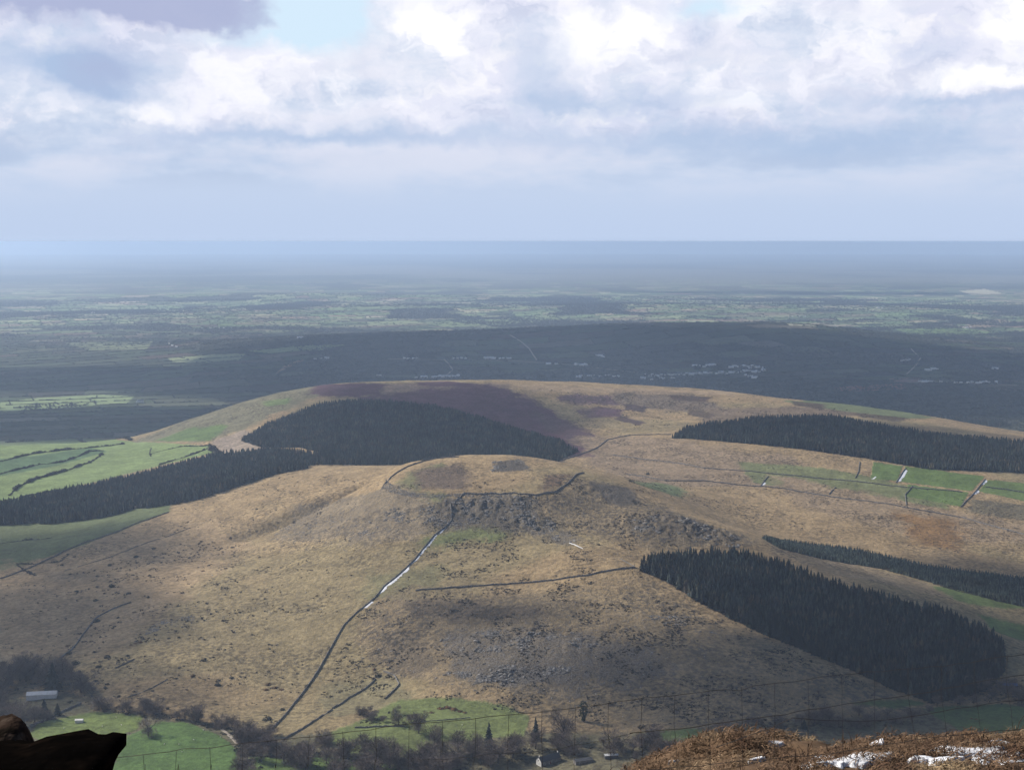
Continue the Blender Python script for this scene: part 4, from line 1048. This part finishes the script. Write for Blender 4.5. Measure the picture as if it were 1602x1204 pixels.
# ------------------------------------------------------------------ far hedgerows, trees and woods of the plain
def inv_strips(s, t):
    x = s * .94 - t * .34; y = s * .34 + t * .94
    for _ in range(14):
        s2, t2 = strips(x, y); ds, dt = s - s2, t - t2
        x = x + .8 * (ds * .94 - dt * .34); y = y + .8 * (ds * .34 + dt * .94)
    return x, y
def in_view(x, y, r0, r1):
    r = np.hypot(x, y); return (r > r0) & (r < r1) & (np.abs(np.arctan2(x, y)) < R(23)) & (y > 0)
segs = []
ts = np.arange(-40, 130)
for k in ts:
    s = np.arange(-9000, 9500, 26.0); x, y = inv_strips(s, np.full(s.shape, k * TW)); segs.append(np.stack([x[:-1], y[:-1], x[1:], y[1:]], 1))
    L = float(150 + 230 * hsh(np.array([k]), np.array([0]), 0)[0]); o_ = float(400 * hsh(np.array([k]), np.array([0]), 1)[0])
    js = np.arange(-9000, 9500, L) // L * L - o_
    tt = np.linspace(k * TW, (k + 1) * TW, 7); SS, TT_ = np.meshgrid(js, tt, indexing='ij'); x, y = inv_strips(SS.ravel(), TT_.ravel()); x = x.reshape(SS.shape); y = y.reshape(SS.shape)
    segs.append(np.stack([x[:, :-1], y[:, :-1], x[:, 1:], y[:, 1:]], -1).reshape(-1, 4))
segs = np.concatenate(segs)
a = in_view(segs[:, 0], segs[:, 1], 4350, 15500) & (rng.random(len(segs)) < np.where(np.hypot(segs[:, 0], segs[:, 1]) > 9800, .55, .92)); segs = segs[a]
dd = segs[:, 2:] - segs[:, :2]; ln = np.hypot(*dd.T)[:, None] + 1e-6; nn = np.stack([-dd[:, 1], dd[:, 0]], 1) / ln * 1.8
h0 = 1.6 + 3.4 * rng.random(len(segs)) ** 2; z0 = H(segs[:, 0], segs[:, 1]); z1 = H(segs[:, 2], segs[:, 3])
V = np.stack([np.c_[segs[:, :2] - nn, z0 - 1], np.c_[segs[:, :2], z0 + h0], np.c_[segs[:, :2] + nn, z0 - 1], np.c_[segs[:, 2:] - nn, z1 - 1], np.c_[segs[:, 2:], z1 + h0 * .8], np.c_[segs[:, 2:] + nn, z1 - 1]], 1).reshape(-1, 3)
i = np.arange(len(segs))[:, None] * 6
F = np.concatenate([i + np.array([[0, 3, 4, 1]]), i + np.array([[1, 4, 5, 2]])])
tag(obj('hedgerows', mesh_np('hedgerows', V, F, M_hedge_far)), 'network of hedgerows dividing the fields of the distant plain', kind='stuff')
print('segs', len(segs))
OCT = [(np.array([(1, 0, .3), (0, 1, .4), (-1, 0, .3), (0, -1, .4), (0, 0, 1.1), (.7, .7, .5), (-.6, .7, .6)]) * q, np.array([(0, 5, 4), (5, 1, 4), (1, 6, 4), (6, 2, 4), (2, 3, 4), (3, 0, 4)])) for q in (1, .85)]
ks = rng.random(len(segs)) < .55
q = segs[ks]; u_ = rng.random((len(q), 1)); tp = q[:, :2] * (1 - u_) + q[:, 2:] * u_
cand = np.stack([rng.uniform(-7000, 7000, 420000), rng.uniform(4300, 15500, 420000)], 1)
w_ = woods(cand[:, 0], cand[:, 1]); cand = cand[in_view(cand[:, 0], cand[:, 1], 4500, 15000) & (w_ > .56) & (rng.random(len(cand)) < .8)]
pp = np.concatenate([tp, cand]); r_ = np.hypot(*pp.T)
s_ = rng.uniform(3, 6.5, len(pp)) * (1 + .4 * sstep(r_, 7000, 14000))
print('far trees', len(pp))
scatter('distant_woods', OCT, np.c_[pp, H(pp[:, 0], pp[:, 1]) - .5], np.stack([s_ * 1.2, s_ * 1.2, s_ * 1.25], 1), M_hedge_far, 'distant woods and hedgerow trees spread across the plain', shade=(.7, 1.2))
# a few dark copses the photograph shows singly
for px, py, wpx, lab in [(675,556,26,'dark copse beside the farm on the near side of the ridge'),(1500,660,60,'dark wood at the foot of the plain near the right edge'),(640,558,14,'low copse left of the farm sheds'),(1410,622,24,'small dark copse below the village fields at right'),
                         (1090,577,12,'dark clump of trees inside the village'),(1555,664,50,'dark conifer wood at the right edge behind the back hill')]:
    p = at_px(px, py, 4300); w2 = wpx * p[1] / FPX / 2; n = int(40 + w2 * 3)
    a = rng.uniform(0, 6.283, n); rr_ = np.sqrt(rng.random(n)); x = p[0] + np.cos(a) * rr_ * w2; y = p[1] + np.sin(a) * rr_ * w2 * 1.3
    scatter('copse', CON, np.stack([x, y, H(x, y)], 1), rng.uniform(11, 19, n), M_conifer_f, lab, kind=None, cat='copse')

# ------------------------------------------------------------------ buildings
def house_mesh(L, W, h, rise, rot_mat=(M_white, M_slate)):
    m_ = MB()
    m_.box(-L / 2, L / 2, -W / 2, W / 2, -1.5, h)
    m_.add([(-L / 2, -W / 2, h), (-L / 2, W / 2, h), (-L / 2, 0, h + rise)], [(0, 2, 1)]); m_.add([(L / 2, -W / 2, h), (L / 2, W / 2, h), (L / 2, 0, h + rise)], [(0, 1, 2)])
    e = .35; y_ = W / 2 + e; zb = h - rise * e / (W / 2)
    m_.add([(-L / 2 - e, -y_, zb + .1), (L / 2 + e, -y_, zb + .1), (L / 2 + e, 0, h + rise + .1), (-L / 2 - e, 0, h + rise + .1), (L / 2 + e, y_, zb + .1), (-L / 2 - e, y_, zb + .1)], [(0, 1, 2, 3), (3, 2, 4, 5)], 1)
    m_.box(-L / 2 + .3, -L / 2 + 1.2, -.4, .4, h + rise * .6, h + rise + 1.1)
    return m_.build('house', list(rot_mat))
HM = [house_mesh(12, 8, 6, 2.4), house_mesh(15, 9, 6.5, 2.6), house_mesh(24, 14, 6.5, 2.6, (M_white, M_tin)), house_mesh(11, 8, 5, 2.2, (M_white, M_white))]
def row(x0, y0_, x1, y1, n, lab, grp, big=False, spread=3.0):
    for k in range(n):
        f = (k + rng.uniform(.1, .9)) / n; px = x0 + (x1 - x0) * f; py = y0_ + (y1 - y0_) * f + rng.uniform(-spread, spread) * .5
        p = at_px(px, py, 4400)
        o = obj('house', HM[2] if big and rng.random() < .6 else HM[rng.integers(0, 4)], loc=tuple(p), rz=rng.uniform(-.5, .5) + (0 if rng.random() < .7 else 1.57))
        tag(o, lab, 'house', grp)
V1 = 'small pale house in the village seen above the right crest of the back hill'; G1 = 'houses of the village above the crest'
row(1008,588,1078,586,14,V1,G1); row(1078,586,1138,584,11,V1,G1); row(1142,575,1196,574,11,V1,G1,spread=4); row(1142,582,1196,581,11,V1,G1,spread=3); row(1166,588,1184,591,5,V1,G1); row(1085,574,1122,572,6,V1,G1); row(900,590,972,588,10,V1,G1)
row(1000,594,1060,592,5,V1,G1)
row(590,588,596,588,2,'pale farm building left of the longer row behind the hill crest','farm left of the long row',True,0)
row(648,591,722,589,9,'pale shed in the long row just above the back hill crest','sheds above the back hill crest',True,2)
row(630,561,658,561,4,'pale building left of the dark copse on the plain','buildings left of the copse',False,1); row(705,561,732,561,4,'pale building between the copse and the larger farm','buildings right of the copse',False,1)
row(757,561,798,561,6,'white farm building in the group beneath the winding lane','farm beneath the winding lane',True,2)
row(857,570,871,570,2,'white building of the small farm right of the winding lane','farm right of the lane',True,1); row(900,571,918,571,3,'white building of the middle roadside farm','middle roadside farm',True,1); row(932,556,946,560,3,'white house by the trees on the ridge slope','houses on the ridge slope',False,2)
row(1434,597,1474,597,6,'white roadside house at the left of the right-hand hamlet','left of the right-hand hamlet'); row(1494,598,1560,599,9,'white roadside house at the right of the right-hand hamlet','right of the right-hand hamlet')
row(1448,579,1470,578,4,'white farm building above the right-hand hamlet','farm above the hamlet',True,2); row(1549,578,1565,577,2,'pale shed near the right edge above the hamlet','sheds near the right edge',True,1); row(1406,565,1426,563,4,'small pale house on the crossroads slope at right','crossroads houses')
row(1370,482,1388,482,2,'bright roof among the far fields at upper right','far roofs upper right',True,0); row(1228,496,1264,495,4,'pale farm roof just beyond the ridge top','roofs beyond the ridge',True,0); row(1504,514,1522,512,3,'pale farm roof on the lit far fields near the right edge','lit far farm',True,1)
row(488,562,512,561,3,'white farm building on the plain beyond the left end of the back hill','farm beyond the back hill',True,1); row(312,514,368,513,6,'pale building in the thin line across the left plain','thin line of buildings',False,1); row(464,529,476,528,2,'tiny pale farm on the left middle plain','tiny left farm',True,0)
row(262,538,280,543,3,'pale house by the trees above the bright left field','houses above the bright field'); row(214,630,222,629,2,'pale house at the end of the bright near field on the left plain','house by the near bright field')
row(140,490,152,490,2,'faint pale building far out on the left plain','faint far buildings',True,0)
# farmhouse with white gable
def framed(parent, x, y, z, w_, h_, ax='x', pane=M_glass, name='window'):
    m_ = MB(); t_ = .08
    if ax == 'x':
        m_.box(x - .06, x + .02, y - w_ / 2 - t_, y + w_ / 2 + t_, z - t_, z + h_ + t_)
        f = obj(name, m_.build(name, M_white), parent); g_ = MB(); g_.box(x - .09, x - .062, y - w_ / 2, y + w_ / 2, z, z + h_)
    else:
        m_.box(x - w_ / 2 - t_, x + w_ / 2 + t_, y - .06, y + .02, z - t_, z + h_ + t_)
        f = obj(name, m_.build(name, M_white), parent); g_ = MB(); g_.box(x - w_ / 2, x + w_ / 2, y - .09, y - .062, z, z + h_)
    obj('pane', g_.build('pane', pane), f); return f
def building(name, px, py, L, W, h, rise, rz, mats, lab, cat, y0=1240, chim=True, wins=True):
    p = at_px(px, py, y0); e = empty(name, tuple(p), rz); tag(e, lab, cat)
    m_ = MB(); m_.box(-L / 2, L / 2, -W / 2, W / 2, -2, h); m_.add([(-L / 2, -W / 2, h), (-L / 2, W / 2, h), (-L / 2, 0, h + rise)], [(0, 2, 1)]); m_.add([(L / 2, -W / 2, h), (L / 2, W / 2, h), (L / 2, 0, h + rise)], [(0, 1, 2)])
    obj('wall', m_.build('wall', mats[2] if len(mats) > 2 else mats[0]), e)
    if len(mats) > 2:
        m_ = MB(); m_.add([(-L / 2 - .03, -W / 2, -1), (-L / 2 - .03, W / 2, -1), (-L / 2 - .03, W / 2, h), (-L / 2 - .03, 0, h + rise), (-L / 2 - .03, -W / 2, h)], [(0, 4, 3, 2, 1)]); obj('gable_wall', m_.build('gable_wall', mats[0]), e)
    m_ = MB(); ov = .3; s_ = rise / (W / 2); th = .16
    for sg in (-1, 1):
        a_ = [(-L / 2 - ov, sg * (W / 2 + ov), h - s_ * ov + .03), (L / 2 + ov, sg * (W / 2 + ov), h - s_ * ov + .03), (L / 2 + ov, 0, h + rise + .03), (-L / 2 - ov, 0, h + rise + .03)]
        b_ = [(x, y, z + th) for x, y, z in a_]
        m_.add(a_ + b_, [(0, 1, 2, 3), (7, 6, 5, 4), (0, 4, 5, 1), (1, 5, 6, 2), (3, 7, 4, 0)])
    rf = obj('roof', m_.build('roof', mats[1]), e)
    if chim:
        for cx in (-L / 2 + .8, L / 2 - .8):
            m_ = MB(); m_.box(cx - .4, cx + .4, -.35, .35, h + rise - .5, h + rise + 1.1); m_.box(cx - .46, cx + .46, -.41, .41, h + rise + 1.1, h + rise + 1.22); m_.tube([(cx, 0, h + rise + 1.2), (cx, 0, h + rise + 1.5)], .12)
            obj('chimney', m_.build('chimney', mats[0]), rf)
    if wins:
        framed(e, -L / 2 - .03, 0, h - .2, .9, 1.3, 'x')
        for k in range(3): framed(e, -L / 2 + (k + .5) * L / 3 + (1.6 if k == 1 else 0), -W / 2, 1.0, 1.0, 1.2, 'y')
        dmb = MB(); dmb.box(-1.2, -.2, -W / 2 - .07, -W / 2 + .02, 0, 2.1); d_ = obj('door', dmb.build('door', M_door), e); k_ = MB(); k_.tube([(-.35, -W / 2 - .07, 1.0), (-.35, -W / 2 - .14, 1.0)], .03); obj('handle', k_.build('handle', M_tin), d_)
    return e
building('farmhouse', 858, 1192, 24, 8.5, 4.2, 3.8, .62, (M_white, M_slate, M_stone), 'white-gabled farmhouse with long slate roof at the bottom edge', 'house')
building('farm_shed', 912, 1192, 18, 7, 3, 1.2, .35, (M_stone, M_slate), 'low grey shed right of the white-gabled farmhouse', 'shed', chim=False, wins=False)
building('farm_shed', 956, 1184, 13, 5, 2.8, .8, .15, (M_slate, M_tin), 'small pale-roofed shed beside the bracken bank', 'shed', chim=False, wins=False)
building('long_shed', 66, 1090, 32, 11, 4.5, 2.4, .16, (M_white, M_tin), 'long white-roofed shed among the trees at lower left', 'shed', chim=False, wins=False)
building('field_hut', 124, 1129, 8, 4.5, 2.8, .7, .06, (M_white, M_white), 'small white hut standing in the green field at lower left', 'hut', chim=False, wins=False)
building('blue_roofed_shed', 1579, 1074, 16, 9, 3, 1.6, -.1, (M_slate, M_blue), 'blue-roofed shed in the shaded valley at the right edge', 'shed', chim=False, wins=False)
# cairn on the far skyline
cm = MB(); r_ = random.Random(3)
for k in range(7):
    z = k * .62; w2 = 1.7 - k * .2; cm.box(-w2 * r_.uniform(.8, 1.1), w2 * r_.uniform(.8, 1.1), -w2 * r_.uniform(.8, 1.1), w2 * r_.uniform(.8, 1.1), z - (.6 if k == 0 else 0), z + .6)
tag(obj('cairn', cm.build('cairn', M_stone), loc=tuple(at_px(1233, 624, 2700)), rz=.3), 'small stone cairn on the skyline of the back hill', 'cairn')

# ------------------------------------------------------------------ sheep
sm_ = MB()
bm = bmesh.new(); bmesh.ops.create_icosphere(bm, subdivisions=2, radius=1)
for v in bm.verts: v.co = (v.co.x * .60, v.co.y * .27, v.co.z * .29 + .62)
sv = [v.co[:] for v in bm.verts]; sf = [[v.index for v in f.verts] for f in bm.faces]; bm.free(); sm_.add(sv, sf)
sm_.tube([(.5, 0, .72), (.68, 0, .86), (.72, 0, .90)], [.14, .12, .10], 7); sm_.tube([(.70, 0, .92), (.80, 0, .86), (.92, 0, .76)], [.10, .09, .05], 7)
for sx in (-.36, .38):
    for sy in (-.14, .14): sm_.tube([(sx, sy, .5), (sx + .02, sy, .25), (sx, sy, -.03)], [.07, .045, .04], 5)
for sy in (-.1, .1): sm_.tube([(.7, sy, .93), (.68, sy * 2, .9)], [.04, .015], 4)
SHEEP = sm_.build('sheep', M_wool, True)
def sheep(lst, lab, grp):
    for px, py in lst:
        o = obj('sheep', SHEEP, loc=tuple(at_px(px, py)), rz=rng.uniform(0, 6.28)); o.scale = (1.25, 1.35, 1.25); tag(o, lab, 'sheep', grp)
sheep([(345,1153),(303,1157),(280,1164),(257,1164),(285,1176),(318,1142)], 'white sheep grazing in the dark green field at lower left', 'sheep in the dark green field')
sheep([(100,1139),(182,1122),(190,1134),(160,1136)], 'white sheep in the green field with the white hut', 'sheep by the white hut')
sheep([(891,1097),(851,1079),(932,1086),(974,1121),(863,1092)], 'pale sheep on the brown slope above the ivy-clad tree', 'sheep above the ivy-clad tree')
sheep([(723,1134)], 'white sheep alone in the green hill field below the bracken mound', None)
sheep([(932,1029),(1008,981)], 'pale sheep high on the brown front of the hill', 'sheep high on the hill')
sheep([(437,1093),(682,1060),(604,946)], 'pale sheep on the open hillside near the long wall', 'sheep near the long wall')
# ------------------------------------------------------------------ in front: rock, wire fence, bracken bank, snow
M_rock = speck('shade_black_lichened_rock', (.003, .0026, .0024), (.0015, .0014, .0014), 5, bump=.03, c3=(.007, .005, .004), scale2=9)  # dark stone; its shade is put into the colour, hence nearly black
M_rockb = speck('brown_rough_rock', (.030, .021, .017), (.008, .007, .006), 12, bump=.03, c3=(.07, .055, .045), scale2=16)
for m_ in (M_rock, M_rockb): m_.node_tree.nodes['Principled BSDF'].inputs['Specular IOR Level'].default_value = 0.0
def near_pt(px, py, Y): return np.array([side(px, py) * Y, Y, slope(py) * Y])
def slab(name, outline, y0, y1, mat, jit, seed, lab):
    """boulder: the outline stands at depth y0..y1, rounded towards front and back"""
    r_ = np.random.default_rng(seed); ring = []
    O = np.array([near_pt(a, b_, y0)[[0, 2]] for a, b_ in outline]); O = resample_closed(O, .02); Yr = .5 * (y0 + y1); O = O * Yr / y0
    c_ = O.mean(0); V = []; n = len(O); L = 9
    for k in range(L):
        f = k / (L - 1); s = (1 - .30 * abs(2 * f - 1) ** 3)
        yy = y0 + (y1 - y0) * f
        nz = fbm(O[:, 0] * 1.0 + f * .7, O[:, 1] + f * .4, .12, 4, .6, seed)
        P_ = c_ + (O - c_) * (s * (1 + jit * (nz - .5)))[:, None]
        g2 = yy / Yr
        V.append(np.stack([P_[:, 0] * g2, np.full(n, yy) + .02 * (nz - .5), P_[:, 1] * g2], 1))
    V = np.concatenate(V); F = []
    for k in range(L - 1):
        for j in range(n): F.append((k * n + j, k * n + (j + 1) % n, (k + 1) * n + (j + 1) % n, (k + 1) * n + j))
    me = bpy.data.meshes.new(name); me.from_pydata(V.tolist(), [], F + [tuple(range(n))[::-1], tuple((L - 1) * n + j for j in range(n))]); me.materials.append(mat)
    me.polygons.foreach_set('use_smooth', np.ones(len(me.polygons), bool)); me.update()
    return tag(obj(name, me), lab, 'rock')
def resample_closed(P2, step):
    P2 = np.vstack([P2, P2[:1]]); return resample(P2, step)[:-1]
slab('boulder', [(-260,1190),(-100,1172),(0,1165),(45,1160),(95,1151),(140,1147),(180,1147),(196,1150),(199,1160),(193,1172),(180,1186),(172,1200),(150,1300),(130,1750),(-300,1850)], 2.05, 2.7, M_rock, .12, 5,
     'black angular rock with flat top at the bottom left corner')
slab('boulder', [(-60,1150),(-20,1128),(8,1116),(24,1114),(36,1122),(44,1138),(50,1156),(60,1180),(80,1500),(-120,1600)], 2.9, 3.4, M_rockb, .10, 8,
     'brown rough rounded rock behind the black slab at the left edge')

# wire fence: sheep mesh under a top wire
FY = 6.9
fe = empty('wire_fence', tuple(near_pt(801, 1240, FY))); tag(fe, 'rusty wire mesh fence across the foreground, sagging above the bracken bank', 'fence')
base = Vector(fe.location)
def wire(name, pts, rad, wob=.004, n=None):
    P_ = [near_pt(a, b_, FY + (dy if (dy := 0.0) else 0.0)) for a, b_ in pts]; out = []
    for i in range(len(P_) - 1):
        k = max(2, int(np.linalg.norm(P_[i + 1] - P_[i]) / .06))
        for q in range(k):
            f = q / k; out.append(P_[i] * (1 - f) + P_[i + 1] * f + rng.normal(0, wob, 3) * (1 if 0 < f else 0))
    out.append(P_[-1]); m_ = MB(); m_.tube([Vector(p) - base for p in out], rad, 5); o = obj(name, m_.build(name, M_wire), fe); return o
wire('top_wire', [(-600,1300),(-50,1224),(175,1185),(247,1177),(305,1170),(360,1164),(415,1159),(470,1153),(525,1147),(580,1141),(634,1132),(686,1129),(740,1124),(790,1118),(840,1114),(890,1108),(940,1102),(990,1094),(1050,1088),(1136,1078),(1240,1066),(1335,1054),(1400,1047),(1475,1042),(1545,1030),(1602,1023),(1800,1000),(2200,955)], .0016)
wire('line_wire', [(985,1146),(1040,1141),(1090,1136),(1136,1129),(1208,1119),(1325,1100),(1415,1088),(1500,1073),(1546,1063),(1602,1055),(1850,1010),(2200,950)], .0020, .002)
wire('line_wire', [(640,1190),(720,1184),(800,1178),(880,1170),(990,1146)], .0011)
wire('line_wire', [(1120,1168),(1153,1157),(1200,1140),(1240,1122),(1284,1126),(1360,1127),(1412,1122),(1463,1114),(1498,1107),(1546,1100),(1602,1094),(1850,1060),(2200,1020)], .0018, .002)
wire('line_wire', [(1000,1205),(1153,1190),(1300,1178),(1390,1163),(1456,1153),(1508,1148),(1602,1139),(1850,1115),(2200,1080)], .0016, .002)
tw = lambda x: float(np.interp(x, [175, 360, 634, 790, 990, 1335, 1602, 2200], [1185, 1164, 1132, 1118, 1094, 1054, 1023, 955]))
for x in list(range(-560, 2200, 52)):
    x += 4; b_ = x + rng.uniform(-5, 5) + (14 if x > 1380 else 0)
    y_ = tw(x) if x > 175 else 1185 + (175 - x) * .14
    o = wire('stay', [(x, y_), (x + rng.uniform(-2, 2), y_ + 45), (b_, 1195), (b_ + rng.uniform(-3, 3), 1290 if x < 1000 else 1240)], .0011, .002)
for x in (-620, 2260):
    p = near_pt(x, 1240, FY); y_ = FY + .08; m_ = MB(); g_ = float(H(p[0], y_)); zt = near_pt(x, 1310 if x < 0 else 940, FY)[2]
    m_.tube([(p[0] - base.x, .08, g_ - .35 - base.z), (p[0] - base.x, .08, (g_ + zt) / 2 - base.z), (p[0] - base.x, .08, max(zt, g_ + .9) - base.z)], [.055, .05, .047], 9); obj('post', m_.build('post', M_wood, True), fe)

# matted dead bracken on the bank
M_frond = speck('dead_bracken_frond', (.20, .13, .078), (.095, .055, .034), 3, coord='World', attr='shade', c3=(.36, .27, .16), scale2=1.2)
def fronds(n, xr, yr, L, wd, seed, label, keep=None, up=.15):
    r_ = np.random.default_rng(seed); x = r_.uniform(*xr, n); y = r_.uniform(*yr, n)
    d = fbm(x, y, .35, 3, .6, 12); k = r_.random(n) < sstep(d, .28, .55); x, y, d = x[k], y[k], d[k]; n = len(x)
    z = H(x, y) + r_.uniform(0, .05, n); a = r_.uniform(0, 6.283, n); el = r_.normal(up, .35, n); ln = r_.uniform(*L, n) * (.6 + .7 * d); w_ = r_.uniform(*wd, n)
    V = []; curl = r_.uniform(.4, 1.6, n)
    px_, py_, pz = x.copy(), y.copy(), z.copy(); sx_, sy_ = -np.sin(a), np.cos(a)
    for q in range(4):
        ww = w_ * (1, .9, .6, .05)[q]
        V.append(np.stack([px_ - sx_ * ww, py_ - sy_ * ww, pz], 1)); V.append(np.stack([px_ + sx_ * ww, py_ + sy_ * ww, pz + ww * .5], 1))
        e_ = el - curl * q * .45; px_ = px_ + np.cos(a) * np.cos(e_) * ln / 3; py_ = py_ + np.sin(a) * np.cos(e_) * ln / 3; pz = pz + np.sin(e_) * ln / 3; a = a + r_.normal(0, .25, n)
    V = np.stack(V, 1).reshape(-1, 3); i = np.arange(n)[:, None] * 8
    F = np.concatenate([i + np.array([[0, 1, 3, 2]]) + 2 * q for q in range(3)])
    sh = np.repeat(r_.uniform(.35, 1.5, n), 8)
    tag(obj('dead_bracken', mesh_np('dead_bracken', V, F, M_frond, attrs={'shade': ('FLOAT', sh)})), label, kind='stuff')
fronds(90000, (-.3, 4.4), (6.4, 9.2), (.03, .11), (.0012, .004), 3, 'matted brown dead bracken on the bank in the foreground')
fronds(500, (-.2, 4.4), (6.8, 8.6), (.10, .24), (.0015, .003), 4, 'taller dead bracken stalks standing on the foreground bank', up=.7)
fronds(5000, (-4.5, -.3), (6.4, 9.0), (.05, .2), (.002, .005), 6, 'brown dead bracken on the lower left part of the bank')
# snow lying in the hollows of the bank
def snow_patch(px, py, rx, ry, seed):
    q = hit([(px, py)], 5.6, 30)[0]; c_ = q[:2]
    n = 44; g_ = np.linspace(-1.25, 1.25, n); X, Y_ = np.meshgrid(g_ * rx + c_[0], g_ * ry + c_[1], indexing='ij')
    d = np.hypot((X - c_[0]) / rx, (Y_ - c_[1]) / ry) + 1.7 * (fbm(X, Y_, .14, 5, .65, seed) - .5)
    hh_ = .055 * sstep(d, .95, .6) - .03
    V = np.stack([X.ravel(), Y_.ravel(), (H(X, Y_) + hh_ + .012 * (fbm(X, Y_, .05, 2, .5, seed) - .5)).ravel()], 1)
    i, j = np.meshgrid(np.arange(n - 1), np.arange(n - 1), indexing='ij'); a = (i * n + j).ravel()
    F = np.stack([a, a + n, a + n + 1, a + 1], 1); ok = (hh_.ravel()[F] > -.03).any(1)
    tag(obj('snow', mesh_np('snow', V, F[ok], M_snow, smooth=True)), kind='stuff')
for k, s_ in enumerate([(1335,1189,.30,.14),(1285,1191,.18,.08),(1515,1178,.22,.20),(1580,1190,.22,.22),(1480,1192,.12,.06),(1055,1194,.06,.02),(1372,1166,.06,.06),(1440,1190,.10,.04),(1560,1165,.09,.10),(1212,1165,.05,.05),(1180,1192,.07,.03)]):
    snow_patch(*s_, 30 + k)
# ------------------------------------------------------------------ haze
M_haze = bpy.data.materials.new('haze_air'); M_haze.use_nodes = True
_nt = M_haze.node_tree; _nt.nodes.clear()
_o = _nt.nodes.new('ShaderNodeOutputMaterial'); _v = _nt.nodes.new('ShaderNodeVolumePrincipled')
_v.inputs['Color'].default_value = (.53, .71, 1.0, 1); _v.inputs['Density'].default_value = 5.0e-5
_v.inputs['Anisotropy'].default_value = .3
_nt.links.new(_v.outputs[0], _o.inputs['Volume'])
mb = MB(); mb.box(-74000, 74000, -74000, 74000, float(gzv.min()) - 3, float(gzv.max()) + 4)
tag(obj('haze', mb.build('haze', M_haze)), kind='stuff')
